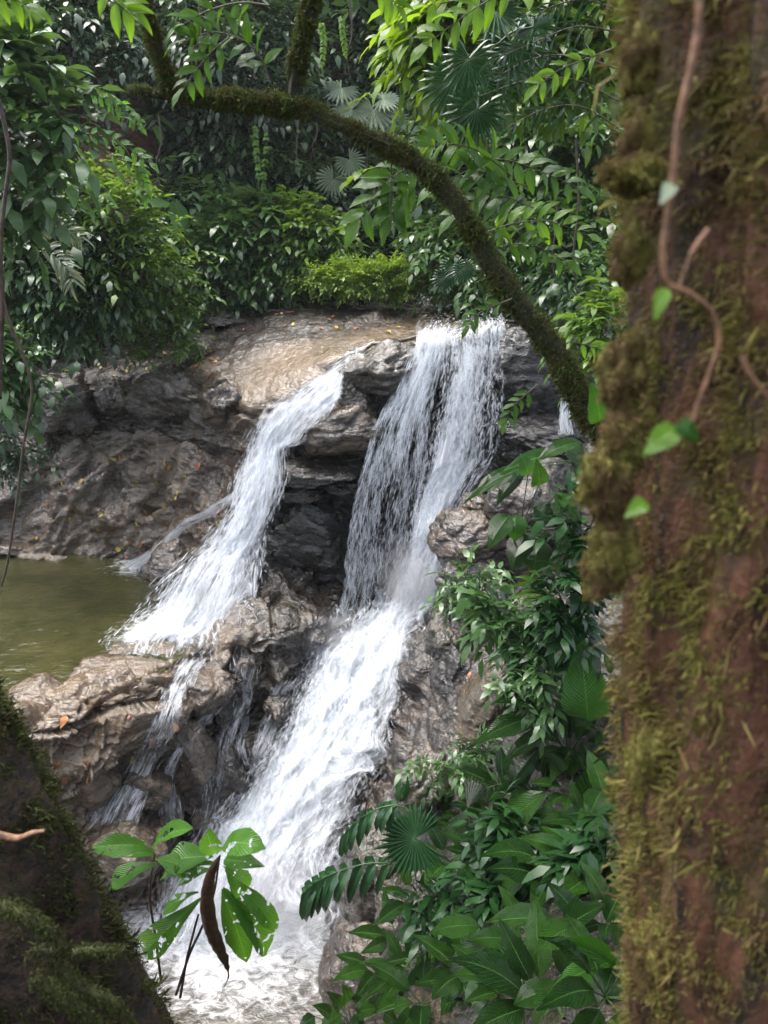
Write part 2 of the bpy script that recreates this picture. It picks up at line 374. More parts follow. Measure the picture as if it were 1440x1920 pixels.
# ------------------------------------------------------------------ the rock terrain: rows run left to right, from the far bank down to the camera's own bank
def row(*pts):
    out = []
    for p in pts:
        px, py, k, val = p
        out.append(W(px, py, **{k: val}))
    return out
Y, z = 'Y', 'z'
POOL_Z = 3.1
def nzv(a): return a / np.linalg.norm(a)
ROWS = [
 row((-900,760,Y,12.5),(-200,660,Y,14.7),(50,640,Y,15.4),(250,612,Y,15.8),(430,574,Y,16.4),(520,560,Y,16.9),(650,552,Y,17.4),(760,550,Y,17.8),(850,545,Y,18.2),(950,542,Y,18.6),(1080,542,Y,18.8),(1250,542,Y,19),(1800,542,Y,18)),
 row((-900,790,Y,12.2),(-200,720,Y,14.2),(50,690,Y,14.5),(250,660,Y,14.7),(430,630,Y,14.2),(520,610,Y,14),(650,590,Y,14.5),(760,580,Y,15),(850,575,Y,15.2),(950,572,Y,15.6),(1080,570,Y,16),(1250,570,Y,16),(1800,570,Y,15)),
 row((-900,830,Y,12),(-200,750,Y,13.9),(50,715,Y,14.1),(250,690,Y,14.0),(400,680,Y,13.0),(480,690,Y,12.6),(620,650,Y,12.6),(750,632,Y,12.6),(830,620,Y,12.6),(940,605,Y,12.8),(1010,612,Y,12.6),(1250,600,Y,12.6),(1800,600,Y,12)),
 row((-900,850,Y,11.9),(-200,770,Y,13.8),(50,735,Y,13.9),(250,712,Y,13.7),(400,725,Y,12.6),(490,762,Y,11.7),(640,690,Y,11.8),(760,664,Y,11.7),(830,650,Y,11.5),(945,622,Y,11.6),(1010,640,Y,11.6),(1250,640,Y,11.3),(1800,640,Y,10.5)),
 row((-900,900,Y,11.8),(-200,820,Y,13.8),(50,810,Y,13.7),(230,800,Y,13.55),(390,835,Y,12.5),(470,860,Y,11.65),(560,850,Y,11.75),(690,840,Y,11.95),(800,820,Y,11.75),(935,800,Y,11.6),(1010,790,Y,11.3),(1250,780,Y,10.9),(1800,800,Y,10)),
 row((-900,960,Y,11.5),(-200,850,Y,13.5),(50,830,Y,13.4),(240,825,Y,13.2),(385,860,Y,12.3),(460,920,Y,11.3),(560,970,Y,11.55),(680,970,Y,11.75),(780,960,Y,11.6),(920,900,Y,11.2),(1010,880,Y,10.5),(1250,850,Y,10),(1800,900,Y,9)),
 row((-900,1060,z,3.2),(-200,1030,z,3.2),(50,1040,z,3.15),(240,1042,z,3.15),(350,1010,Y,11.6),(440,1050,Y,10.95),(550,1088,Y,11.15),(660,1110,Y,11.2),(770,1100,Y,11),(890,1060,Y,10.3),(1000,1030,Y,9.5),(1250,980,Y,8.8),(1800,1000,Y,7.8)),
 row((-900,1110,z,2.5),(-200,1090,z,2.5),(50,1100,z,2.4),(190,1120,z,2.5),(300,1140,z,3.05),(430,1150,z,3.35),(540,1165,z,3.3),(640,1165,z,3.05),(740,1165,z,3.0),(850,1160,Y,9.7),(960,1130,Y,8.9),(1250,1080,Y,8),(1800,1100,Y,6.8)),
 row((-900,1250,z,2.2),(-200,1230,z,2.2),(0,1230,z,2.3),(140,1235,z,2.95),(260,1235,z,3.2),(370,1230,z,3.1),(500,1225,z,2.95),(600,1225,z,2.65),(700,1225,z,2.6),(835,1240,Y,9.1),(945,1210,Y,8.5),(1250,1150,Y,7.4),(1800,1180,Y,6)),
 row((-900,1480,z,3.3),(-200,1370,z,3.2),(30,1345,z,3.15),(140,1310,z,3.22),(280,1310,z,3.05),(380,1310,z,2.65),(490,1300,z,2.35),(590,1300,z,2.2),(695,1310,z,2.15),(822,1330,Y,8.4),(930,1300,Y,7.8),(1250,1250,Y,6.5),(1800,1300,Y,5)),
 row((-900,1650,z,1.2),(-200,1480,z,1.9),(60,1430,z,2.6),(160,1430,z,2.45),(280,1420,z,2.15),(380,1420,z,1.9),(480,1410,z,1.7),(580,1430,z,1.5),(680,1440,z,1.55),(800,1450,Y,7.6),(930,1430,Y,6.9),(1250,1400,Y,5.4),(1800,1450,Y,4)),
 row((-900,1800,z,.6),(-200,1650,z,1.2),(60,1560,z,1.6),(180,1560,z,1.4),(300,1560,z,1.05),(400,1560,z,.85),(480,1560,z,.72),(560,1580,z,.62),(655,1590,z,.72),(760,1590,Y,6.7),(900,1600,Y,5.8),(1250,1600,Y,4),(1800,1650,Y,3)),
 row((-900,2000,z,.2),(-200,1850,z,.3),(100,1740,z,.15),(230,1740,z,-.1),(330,1750,z,-.15),(420,1740,z,-.12),(500,1730,z,-.1),(560,1740,z,-.12),(615,1750,z,-.05),(700,1760,Y,6.0),(870,1790,Y,4.8),(1250,1800,Y,2.7),(1800,1850,Y,2.2)),
 row((-900,2300,z,.0),(-200,2100,z,0),(100,2050,z,-.4),(250,2000,z,-.4),(350,1980,z,-.4),(450,1960,z,-.35),(520,1950,z,-.3),(570,1940,z,-.25),(610,1930,z,.0),(690,1930,Y,5.2),(860,1950,Y,3.9),(1250,1980,Y,1.9),(1800,2000,Y,1.7)),
]
xs = np.linspace(-6.5, 4.5, 13)
def wrow(yy, zs): return [np.array([x, yy, q]) for x, q in zip(xs, zs)]
ROWS += [wrow(2.6, (0.6,.3,0,-.3,-.3,-.2,.4,1.6,2.9,3.7,4.6,5.6,7)), wrow(1.0, (2,1.6,1.3,1.2,1.5,2.4,4.2,5.5,6.0,6.3,6.6,7,8)),
         wrow(-0.3, (4,4,4,4.2,4.8,5.6,6.4,6.9,7,7,7.2,7.6,8.5)), wrow(-5, (7,7,7,7,7.1,7.2,7.3,7.4,7.4,7.5,7.8,8.2,9))]
TAN = np.array([  # how sandy the stone is; right bank darkened in place of canopy shade
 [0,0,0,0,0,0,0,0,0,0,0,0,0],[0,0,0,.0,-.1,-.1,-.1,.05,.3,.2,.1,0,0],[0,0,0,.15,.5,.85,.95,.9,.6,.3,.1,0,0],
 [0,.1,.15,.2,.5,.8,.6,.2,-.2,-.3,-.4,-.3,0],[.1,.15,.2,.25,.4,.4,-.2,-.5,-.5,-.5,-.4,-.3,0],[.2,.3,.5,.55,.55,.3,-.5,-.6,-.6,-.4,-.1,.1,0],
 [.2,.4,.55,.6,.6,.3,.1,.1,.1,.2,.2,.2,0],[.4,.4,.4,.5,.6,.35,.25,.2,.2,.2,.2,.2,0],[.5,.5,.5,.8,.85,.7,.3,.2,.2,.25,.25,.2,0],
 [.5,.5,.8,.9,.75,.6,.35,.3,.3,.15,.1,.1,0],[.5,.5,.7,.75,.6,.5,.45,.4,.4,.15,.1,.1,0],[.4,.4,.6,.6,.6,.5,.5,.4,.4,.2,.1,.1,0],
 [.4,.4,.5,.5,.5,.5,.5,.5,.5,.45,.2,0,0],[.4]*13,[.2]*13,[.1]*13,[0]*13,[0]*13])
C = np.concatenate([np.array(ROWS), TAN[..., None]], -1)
tv = spread([12,24,20,46,40,60,40,34,40,46,52,56,50,26,18,12,8], 640); tu = spread([16,26,44,44,40,44,44,40,44,30,34,24], 460)
G = loft(C, tv, tu); NV, NU = G.shape[:2]
N0 = grid_normals(G).reshape(-1, 3); N0[N0[:, 2] < -0.2] *= -1
Pt = G[..., :3].reshape(-1, 3)
rowt = np.repeat(tv, NU); colt = np.tile(tu, NV)
amp = np.interp(rowt, [0, 2, 3, 4, 12, 13, 14], [.5, .5, .7, 1, 1, .6, .4]) * (1 - .35 * sstep(9.5, 11, colt))
riverbed = sstep(1.0, 1.7, rowt) * (1 - sstep(2.4, 3.2, rowt)) * sstep(3.5, 4.8, colt)
amp = amp * (1 - .72 * riverbed)
q = Pt + 0.25 * np.stack([fbm(Pt * .8, 2), fbm(Pt * .8 + 9, 2), fbm(Pt * .8 + 31, 2)], 1)
ax = np.array([0.82, 0.25, 0.0])                                    # the beds dip to the left and towards the viewer
dip = np.array([-0.22, -0.12, 0.97])
def aniso(P, s_along, s_bed):
    e1 = np.array([0.97, 0.0, 0.22]); e2 = np.cross(dip, e1); e2 /= np.linalg.norm(e2)
    return np.stack([P @ e1 / s_along, P @ e2 / s_along, P @ dip / s_bed], 1)
f1, f2, rr, cc = voro(aniso(q, 0.95, 0.42))
b1 = rr[:, 0] * .5 + (np.einsum('ij,ij->i', aniso(q, .95, .42) - cc, rr)) * .55
crack = 1 - sstep(0.0, 0.10, f2 - f1)
g1, g2, rs, cs = voro(aniso(q, 0.36, 0.15) + 5.5)
b2 = rs[:, 0] * .5 + (np.einsum('ij,ij->i', aniso(q, .36, .15) + 5.5 - cs, rs)) * .5
crack2 = 1 - sstep(0.0, 0.13, g2 - g1)
bed = q @ dip
st = fbm(np.stack([bed * 5.2, q[:, 0] * .5, q[:, 1] * .5], 1), 4)
slope = sstep(4.2, 5.0, rowt) * (1 - sstep(6.4, 7, rowt)) * (1 - sstep(3.9, 4.8, colt))
lowl = sstep(7.4, 8.6, rowt) * (1 - sstep(12, 13, rowt)) * (1 - sstep(6.5, 8, colt))
rightb = sstep(8.2, 9.5, colt) * sstep(5, 7, rowt)
fine = 1 - .75 * slope - .7 * lowl - .4 * rightb
e1 = nzv(np.array([-.72, -.30, -.62])); e2 = nzv(np.cross(e1, np.array([0, -1, .6]))); e3 = np.cross(e1, e2)
ez = np.stack([q @ e1 * .9, q @ e2 * 3.6, q @ e3 * 2.0], 1)
rid = 1 - 2 * np.abs(fbm(ez, 4)); blk = voro(np.stack([q @ e1 * .8, q @ e2 * 1.8, q @ e3 * 1.2], 1))
lv = np.stack([q @ e1 * .75, q @ e2 * 2.0, q @ e3 * 1.5], 1) + 3.3; lb = voro(lv)
d = slope * (.06 * rid + .16 * np.einsum('ij,ij->i', np.stack([q @ e1 * .8, q @ e2 * 1.8, q @ e3 * 1.2], 1) - blk[3], blk[2]) + .26 * blk[2][:, 0] * .5 - .09 * (1 - sstep(0, .12, blk[1] - blk[0])) + .03 * fbm(ez * 3.1, 3)) \
  + fine * amp * (0.20 * b1 - 0.10 * crack + 0.052 * b2 - 0.03 * crack2 + 0.06 * st) + lowl * (.30 * np.einsum('ij,ij->i', lv - lb[3], lb[2]) + .10 * lb[2][:, 0] - .13 * (1 - sstep(0, .10, lb[1] - lb[0])) + .02 * b2) + 0.10 * amp * fbm(q * .9, 3) + 0.02 * fbm(Pt * 7, 4) * (1 - .5 * riverbed)
d2 = d.reshape(NV, NU).copy()                                        # round the edges the water has worn
for _ in range(1):
    d2[1:-1] = (d2[:-2] + 2 * d2[1:-1] + d2[2:]) / 4; d2[:, 1:-1] = (d2[:, :-2] + 2 * d2[:, 1:-1] + d2[:, 2:]) / 4
d = d2.ravel() + .008 * fbm(Pt * 14, 3)
# sharp breaks along the joints of the left slope and the lower slabs
jv = np.stack([q @ e1 * 1.7, q @ e2 * 4.2, q @ e3 * 3.0], 1) + 8.8; jb = voro(jv)
jt = np.einsum('ij,ij->i', jv - jb[3], jb[2]); jc = 1 - sstep(0, .09, jb[1] - jb[0])
kv = np.stack([q @ e1 * 4.5, q @ e2 * 9.0, q @ e3 * 7.0], 1) + 1.1; kb = voro(kv)
kt = np.einsum('ij,ij->i', kv - kb[3], kb[2])
d = d + (slope + .8 * lowl + .5 * rightb * (1 - lowl)) * (.10 * jt + .03 * jb[2][:, 1] - .055 * jc + .035 * kt)
# flutes worn by the water on the lower rocks
lowrock = sstep(9, 10, rowt) * (1 - sstep(12, 13, rowt)) * (1 - sstep(5.6, 6.6, colt))
flow = np.array([0.75, 0.55, 0.3])
fl = pnoise(np.stack([(q[:, 0] * .8 - q[:, 1] * .55) * 2.6, q[:, 2] * .8, q[:, 1] * .35], 1))
d += lowrock * (0.16 * np.abs(fl) - .05)
Pd = Pt + N0 * d[:, None]
rock_v = Pd; rock_f = grid_faces(NV, NU)
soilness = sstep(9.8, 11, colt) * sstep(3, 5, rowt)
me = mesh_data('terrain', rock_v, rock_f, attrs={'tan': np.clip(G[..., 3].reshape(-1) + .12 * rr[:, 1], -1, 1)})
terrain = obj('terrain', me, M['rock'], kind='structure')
terrain['label'] = 'wet layered sandstone riverbed, ledges and banks of the falls'

# ------------------------------------------------------------------ the wooded hillside behind and to the left
HR = [ROWS[0]]
cols = (-900,-200,50,250,430,520,650,760,850,950,1080,1250,1800)
for py, ys in ((560,(13,15.2,15.9,16.3,17.0,17.7,18.2,18.8,19.2,19.6,19.8,20,19)),
               (400,(13.6,15.6,16.3,16.8,17.6,18.4,19.0,19.6,20,20.4,20.6,20.8,19.6)),
               (200,(14.5,16.5,17.2,17.7,18.4,19.2,19.8,20.4,20.9,21.4,21.6,21.8,20.6)),
               (0,(15.6,17.6,18.2,18.7,19.2,20,20.6,21.2,21.9,22.4,22.6,22.8,21.6)),
               (-250,(17.2,19.2,19.6,20,20.4,21,21.8,22.4,23.2,23.6,24,24,23)),
               (-600,(20,21.5,22,22.4,23,23.6,24.4,25,26,26.5,27,27,26))):
    HR.append([W(px, py, Y=y) for px, y in zip(cols, ys)])
H = np.array(HR); H[0] += np.array([0, -.3, -.25])
Hg = loft(H, np.linspace(0, 6, 200), np.linspace(0, 12, 240))
Hn = grid_normals(Hg); Hn[Hn[..., 1] > 0] *= -1
hp = Hg.reshape(-1, 3); hn = Hn.reshape(-1, 3)
f1, f2, r3, _ = voro(hp / np.array([1.3, 1.3, .7]))
hd = .5 * fbm(hp * .45, 4) + .22 * r3[:, 0] + .06 * fbm(hp * 3, 3)
hp = hp + hn * hd[:, None]; hp[:240] = Hg[0] 
soiltan = .25 + .5 * fbm(hp * .35 + 4, 3) + .35 * (np.tile(np.linspace(0, 12, 240), 200) < 4.2)
hill = obj('hillside', mesh_data('hillside', hp, grid_faces(200, 240), attrs={'tan': soiltan}), M['soil'], kind='structure')
hill['label'] = 'steep dark earth hillside behind the waterfall under dense jungle'
HP = hp.reshape(200, 240, 3)

BVH = BVHTree.FromPolygons(rock_v.tolist(), rock_f.tolist())
BVH_H = BVHTree.FromPolygons(hp.tolist(), grid_faces(200, 240).tolist())
def hit(px, py):
    dv = Vector(ray(px, py)).normalized(); o = Vector((0, 0, CAM_H))
    best = None
    for b in (BVH, BVH_H):
        r = b.ray_cast(o, dv)
        if r[0] is not None and (best is None or r[3] < best[2]): best = (np.array(r[0]), np.array(r[1]), r[3])
    return best
def ground_z(x, y):
    r = BVH.ray_cast(Vector((x, y, 30)), Vector((0, 0, -1)))
    return r[0].z if r[0] is not None else 0.0

# ------------------------------------------------------------------ boulders that stand out one by one
def icosphere(sub):
    import bmesh
    bm = bmesh.new(); bmesh.ops.create_icosphere(bm, subdivisions=sub, radius=1)
    v = np.array([x.co[:] for x in bm.verts]); f = np.array([[x.index for x in p.verts] for p in bm.faces]); bm.free()
    return v, f
ICO = {k: icosphere(k) for k in (1, 3, 4, 5)}
def nzr(a): return a / np.linalg.norm(a, axis=1)[:, None]
def boulder(px, py, yy, rx, ry, rz, tan, label, rot=0.0, tilt=0.0, sub=5, seed=0, sink=0.0, block=.2):
    """rx, ry, rz in metres"""
    v, f = ICO[sub]; rnd = np.random.RandomState(seed + 100)
    p = v.copy()
    o = rnd.uniform(0, 50, 3)
    pn = nzr(rnd.normal(size=(18, 3))); pd = rnd.uniform(.72, 1.0, 18) if block > .1 else rnd.uniform(.86, 1.0, 18)
    dots = np.clip(p @ pn.T, .02, None); rr_ = pd / dots                # planes of breakage
    kk = 14.0; rad_ = -np.log(np.exp(-kk * np.minimum(rr_, 3)).sum(1)) / kk
    p = p * np.clip(rad_, .45, 1.15)[:, None]
    f1, f2, r_, c_ = voro(p * 2.1 + o)
    p = p * (1 + .10 * fbm(p * 1.3 + o, 3) + .13 * np.einsum('ij,ij->i', p * 2.1 + o - c_, r_) - .06 * (1 - sstep(0, .12, f2 - f1)) + .025 * fbm(p * 6 + o, 3))[:, None]
    p *= 1.12
    p *= np.array([rx, ry, rz])
    lay = fbm(np.stack([p[:, 2] * 9 + p[:, 0], p[:, 0], p[:, 1]], 1) + o, 3)
    p[:, :2] *= (1 + .05 * lay)[:, None]
    Rm = np.array(Matrix.Rotation(rot, 3, 'Z') @ Matrix.Rotation(tilt, 3, 'Y'))
    p = p @ Rm.T
    c = W(px, py, Y=yy)
    o = obj('boulder', mesh_data('boulder', p, f, attrs={'tan': np.full(len(p), tan) + .2 * fbm(p * 2, 2)}), M['boulder'])
    o.location = tuple(c)
    return tag(o, label, 'boulder', 'boulders of the falls')
BL = [
 (722,700,11.55,.66,.5,.36,.05,'large dark capstone between the two falls at the lip',.1,-.18),
 (662,742,11.5,.25,.35,.26,.2,'dark stone edge right beside the top of the left fall',.2,.2),
 (630,805,11.35,.62,.6,.36,.45,'rounded brown overhanging ledge below the capstone',.0,-.12),
 (615,872,11.45,.75,.6,.2,-.45,'dark bedded shelf halfway down the cliff between the falls',.1,-.05),
 (560,922,11.35,.36,.5,.11,.3,'thin flat stone shelf jutting beside the left fall',.0,.0),
 (650,905,11.5,.36,.5,.16,-.5,'small dark layered shelf next to the centre fall',.0,.06),
 (585,1010,11.5,.75,.5,.62,-.7,'black undercut block at the foot of the cliff',.1,.0),
 (872,1008,9.55,.46,.5,.36,.5,'brown rounded boulder at the right edge of the falls',.2,-.25,5,0,0,.05),
 (893,945,9.9,.2,.25,.16,.5,'small brown stone perched on the right boulder',.0,.2),
 (975,955,9.4,.42,.5,.4,.35,'angular grey boulder behind the right-hand leaves',.3,.1),
 (1005,900,9.9,.4,.5,.28,.4,'flat pinkish rock beside the small side trickle',.0,-.2),
 (880,1095,9.2,.38,.45,.3,.1,'dark boulder under the brown rounded one',.4,.0),
 (845,1195,9.1,.3,.4,.34,.35,'glossy brown rock with an orange leaf below the ferns',.3,.1),
 (855,1270,8.7,.28,.4,.42,-.5,'black wet rock at the right edge of the lower cascade',.0,.2),
 (905,1330,7.8,.26,.5,.62,.75,'tall smooth brown slab leaning over the lower cascade',.1,.38),
 (470,1150,10.35,.2,.25,.22,.35,'brown wet stone in the spray of the left fall',.0,.3),
 (548,1142,10.7,.13,.15,.13,.6,'small rusty stone below the undercut block',.3,.0),
 (520,1175,10.2,.28,.3,.16,.3,'low grey stone in front of the rusty stone',.2,.1),
 (600,1150,10.7,.34,.3,.2,.1,'dark rubble block at the foot of the centre fall',.6,.0),
 (640,1195,10.3,.2,.25,.14,.1,'dark stone washed by the top of the lower cascade',.6,.0),
 (460,1215,9.75,.26,.3,.2,.35,'grey boulder between the left fall and the lower cascade',.5,-.1),
 (395,1285,9.0,.36,.4,.26,.55,'grey brown boulder at the head of the trickles',.4,-.3),
 (365,1395,8.55,.26,.4,.52,.5,'long fluted brown rock between two trickles',.2,-.45),
 (430,1440,8.75,.2,.35,.42,.35,'narrow dark fluted rock beside the lower cascade',.2,-.4),
 (415,1330,9.0,.16,.3,.26,-.6,'black hollowed stone above the fluted rocks',.2,-.3),
 (240,1265,8.8,.62,.42,.16,.9,'flat sandy slab on the rim of the green pool',.1,.12),
 (75,1305,8.25,.4,.3,.17,.85,'pale rounded slab end reaching into the green pool',.5,.15),
 (255,1350,8.55,.5,.4,.26,.65,'cracked tan block below the sandy slab',.3,-.3),
 (150,1440,7.9,.42,.4,.42,.7,'smooth tan boulder beneath the pool rim beside the mossy log',.1,-.2),
 (270,1465,8.2,.34,.4,.4,.5,'rounded brown boulder in front of the trickles',.5,-.35),
 (205,1200,9.8,.14,.2,.07,.6,'small stone awash where the left fall meets the pool',.2,.0),
 (235,1600,7.5,.5,.4,.34,.7,'tan boulder behind the leafy sapling',.2,-.1),
 (325,1065,10.95,.42,.4,.42,.45,'brown knob of rock between pool and left fall',.4,-.5),
 (520,1330,9.2,.2,.25,.2,.3,'wet grey stone at the left edge of the lower cascade',.3,-.3),
 (215,745,13.5,.32,.4,.34,.1,'blocky dark rock beside the shadowed hollow',.2,.0),
 (330,745,13.2,.7,.5,.42,.15,'mossy block of the left rock wall',.2,.1),
 (120,760,13.6,.55,.5,.5,.15,'leftmost block of the rock wall under the shrubs',.1,.0),
 (430,760,12.4,.5,.45,.36,.45,'tan bulging ledge left of the left fall',-.4,-.1),
 (765,1130,10.75,.34,.3,.14,.5,'brown stone behind the foot of the centre fall',.0,.0),
 (440,600,15.2,.5,.4,.16,.0,'dark rock on the far side of the river below the shrubs',.0,.0),
 (560,580,15.6,.9,.5,.14,.0,'long dark ledge across the river under the bright bush',.0,.0),
 (780,566,16.0,.4,.3,.16,.0,'dark stone at the foot of the far right bush',.1,.0),
 (700,568,16.3,.5,.3,.13,.05,'grey stone at the foot of the middle bright bush',.1,.0),
 (1010,575,14.5,.5,.4,.26,.0,'dark boulder beside the upstream chute',.1,.0),
 (985,700,11.4,.5,.5,.6,-.7,'black cliff buttress right of the right fall',.1,.0),
 (1000,810,11.0,.6,.5,.25,-.5,'dark bedded ledge right of the right fall',.1,.0),
 (1120,610,13.2,.5,.5,.4,.05,'dark boulder below the upstream chute behind the big trunk',.1,.0),
 (690,1640,6.9,.3,.4,.55,.35,'grooved brown rock wall beside the fan palm',.3,.25),
 (680,1830,5.9,.34,.4,.6,.35,'dark brown rock face at the edge of the lower pool',.3,.2),
 (790,1480,7.1,.3,.35,.5,.45,'streaked brown rock behind the fan palm leaf',.2,.3),
]
for i, b in enumerate(BL):
    if len(b) > 10: boulder(*b[:10], block=.05, seed=2)
    else: boulder(*b, seed=i * 3)

# ------------------------------------------------------------------ still water
def pool(name, pts, zz, foamf, mat, label, n=90, rim=None):
    pts = np.array(pts); lo = pts.min(0); hi = pts.max(0)
    gx, gy = np.meshgrid(np.linspace(lo[0], hi[0], n), np.linspace(lo[1], hi[1], n))
    v = np.stack([gx.ravel(), gy.ravel(), np.full(n * n, zz)], 1)
    v[:, 2] += .012 * fbm(v * 3, 3)
    ff = grid_faces(n, n)
    if rim is not None:                                              # stop at the crest of the rim
        ff = ff[v[ff[:, 0], 1] > np.interp(v[ff[:, 0], 0], rim[:, 0], rim[:, 1])]
    o = obj(name, mesh_data(name, v, ff, attrs={'foam': foamf(v)}), mat, kind='structure'); o['label'] = label
    return o
pl = W(300, 1185, z=POOL_Z); pl2 = W(255, 1060, z=POOL_Z)
def foam_pool(v):
    d1 = np.linalg.norm((v - pl)[:, :2], axis=1); d2 = np.linalg.norm((v - pl2)[:, :2], axis=1)
    return np.maximum(.66 - .5 * d1, .56 - .5 * d2).clip(.02, 1) + .05
pool('pool_water', [(-9, 6.2), (-1.9, 13.6)], POOL_Z, foam_pool, M['pool'], 'still olive green side pool left of the falls', 200,
     rim=np.array([W(a, b, z=POOL_Z) for a, b in ((-900,1475),(-200,1365),(30,1340),(140,1300),(280,1275),(330,1240),(420,1190),(500,1120))]))
lp = W(450, 1720, z=0)
def foam_low(v):
    d1 = np.linalg.norm((v - lp)[:, :2] * np.array([.8, 1]), axis=1)
    return (.92 - .36 * d1).clip(.06, 1)
pool('lower_pool_water', [(-6.5, 2.0), (0.6, 8.6)], 0.06, foam_low, M['lowpool'], 'brown foaming pool at the foot of the lower cascade', 140)

# ------------------------------------------------------------------ falling water
def on_rock(P, lift):
    """push points in front of the terrain as seen along its normal"""
    out = P.copy()
    for i in range(len(P)):
        r = BVH.find_nearest(Vector(P[i]))
        if r[0] is None: continue
        dv = P[i] - np.array(r[0]); n = np.array(r[1])
        if n[2] < -.1 and abs(n[2]) > .5: n = -n
        if n @ np.array([0, -1, .6]) < 0: n = -n
        k = dv @ n
        if k < lift: out[i] = P[i] + n * (lift - k)
    return out
def fall(name, rows, label, mats, nstr, strand_w=.010, strand_len=(.15, .5), seed=0, nv=90, nu=26, bulge=.05, ripple=.04, stick=0.0, layers=2, spread_out=.05, alpha=.5, throw=.05, cut=0.0):
    """rows: (left px, left py, right px, right py, Y at left, Y at right, densities from left to right)"""
    rnd = np.random.RandomState(seed)
    L = np.array([W(r[0], r[1], Y=r[4]) for r in rows]); Rr = np.array([W(r[2], r[3], Y=r[5]) for r in rows])
    t = np.linspace(0, len(rows) - 1, nv); s = np.linspace(0, 1, nu)
    dn = np.array([np.interp(s, np.linspace(0, 1, len(r[6])), r[6]) if isinstance(r[6], tuple) else np.full(nu, r[6]) for r in rows])
    A = catmull(L, t); B = catmull(Rr, t); D = np.clip(catmull(dn, t), 0, 1.1)
    Gd = A[:, None] * (1 - s)[None, :, None] + B[:, None] * s[None, :, None]
    nrm = grid_normals(Gd); flip = (nrm @ np.array([0, -1, .5])) < 0; nrm[flip] *= -1
    Gd = Gd + nrm * (bulge * np.sin(np.pi * s))[None, :, None]
    cen = Gd.mean(1); ln = np.concatenate([[0], np.cumsum(np.linalg.norm(np.diff(cen, axis=0), axis=1))])
    wid = np.linalg.norm(A - B, axis=1)
    root = thing(name, Gd[0].mean(0), label, 'waterfall'); base = np.array(root.location)
    flat = Gd.reshape(-1, 3)
    if stick > 0:
        flat = on_rock(flat, stick); Gd = flat.reshape(Gd.shape)
        for _ in range(10): Gd[1:-1] = (Gd[:-2] + 2 * Gd[1:-1] + Gd[2:]) / 4
        flat = Gd.reshape(-1, 3)
    uv = np.stack([np.outer(wid, s - .5).ravel() + 3.7, np.repeat(ln, nu)], 1)
    edge = np.minimum(1, np.minimum(s, 1 - s) * 7)
    en = np.minimum(1, np.minimum(np.linspace(0, 1, nv) * 14 + .4, (1 - np.linspace(0, 1, nv)) * 9))
    for k in range(layers):
        wob = ripple * (k + .6) * fbm(np.stack([uv[:, 0] * 5 + 9 * k, uv[:, 1] * 1.6, np.full(len(uv), seed + 1.3 * k)], 1), 3)
        v = flat + nrm.reshape(-1, 3) * (wob + spread_out * k)[:, None]
        de = D.ravel() - .45 * (1 - np.tile(edge, nv)) - .6 * (1 - np.repeat(en, nu)) - .08 * k - cut
        obj('water_sheet', mesh_data('water_sheet', v - base, grid_faces(nv, nu), uv, {'dens': de}), mats[k % len(mats)], root)
    if nstr:                                        # strands and drops: short ribbons with soft edges that follow the flow
        T = ln[-1]; c = nstr * 5
        v0 = rnd.uniform(-.02, 1, c) * T; u0 = rnd.uniform(-.015, 1.015, c)
        dd = D[np.clip(np.interp(v0, ln, np.arange(nv)).astype(int), 0, nv - 1), np.clip((u0 * nu).astype(int), 0, nu - 1)]
        cl = fbm(np.stack([u0 * 9, v0 * 1.1, np.full(c, seed * 2.)], 1), 3) * .7 + .5
        ok = np.where(rnd.uniform(0, 1, c) < np.clip(dd * 1.1, .06, 1) * np.clip(cl, .08, 1))[0][:nstr]
        nstr = len(ok); v0 = v0[ok]; u0 = u0[ok]
        seg = 4; V = np.zeros((nstr, seg + 1, 3, 3)); AL = np.zeros((nstr, seg + 1, 3))
        l = rnd.uniform(*strand_len, nstr)
        outw = rnd.exponential(throw, nstr); w = strand_w * rnd.uniform(.4, 1.6, nstr); al = alpha * rnd.uniform(.35, 1.25, nstr)
        drift = rnd.normal(0, .025, nstr)
        for j in range(seg + 1):
            vv = np.clip(v0 + l * j / seg, 0, T * .999); ti = np.interp(vv, ln, np.arange(nv)); i0 = np.minimum(ti.astype(int), nv - 2); fr = (ti - i0)[:, None]
            uu = np.clip(u0 + drift * j / seg, -.02, 1.02) * (nu - 1); ui = np.clip(uu.astype(int), 0, nu - 2); uf = (uu - ui)[:, None]
            def samp(Q): return (Q[i0, ui] * (1 - fr) + Q[i0 + 1, ui] * fr) * (1 - uf) + (Q[i0, ui + 1] * (1 - fr) + Q[i0 + 1, ui + 1] * fr) * uf
            p = samp(Gd) + samp(nrm) * (outw + .02)[:, None]
            side = samp(np.broadcast_to((B - A)[:, None] / (wid[:, None, None] + 1e-6), Gd.shape))
            tw = math.sin(math.pi * (j + .2) / (seg + .4)) ** .8
            for q_, sg in enumerate((-1, 0, 1)):
                V[:, j, q_] = p + side * (sg * w * (.5 + .5 * tw))[:, None]; AL[:, j, q_] = al * tw * (1 if sg == 0 else 0)
        V += rnd.normal(0, .006, (nstr, 1, 1, 3)); q = np.arange(nstr * (seg + 1) * 3).reshape(nstr, seg + 1, 3)
        F = np.stack([q[:, :-1, :-1], q[:, :-1, 1:], q[:, 1:, 1:], q[:, 1:, :-1]], -1).reshape(-1, 4)
        obj('water_strands', mesh_data('water_strands', V.reshape(-1, 3) - base, F, attrs={'alpha': np.clip(AL.ravel(), 0, .95)}), M['strand'], root, 'stuff')
    return root
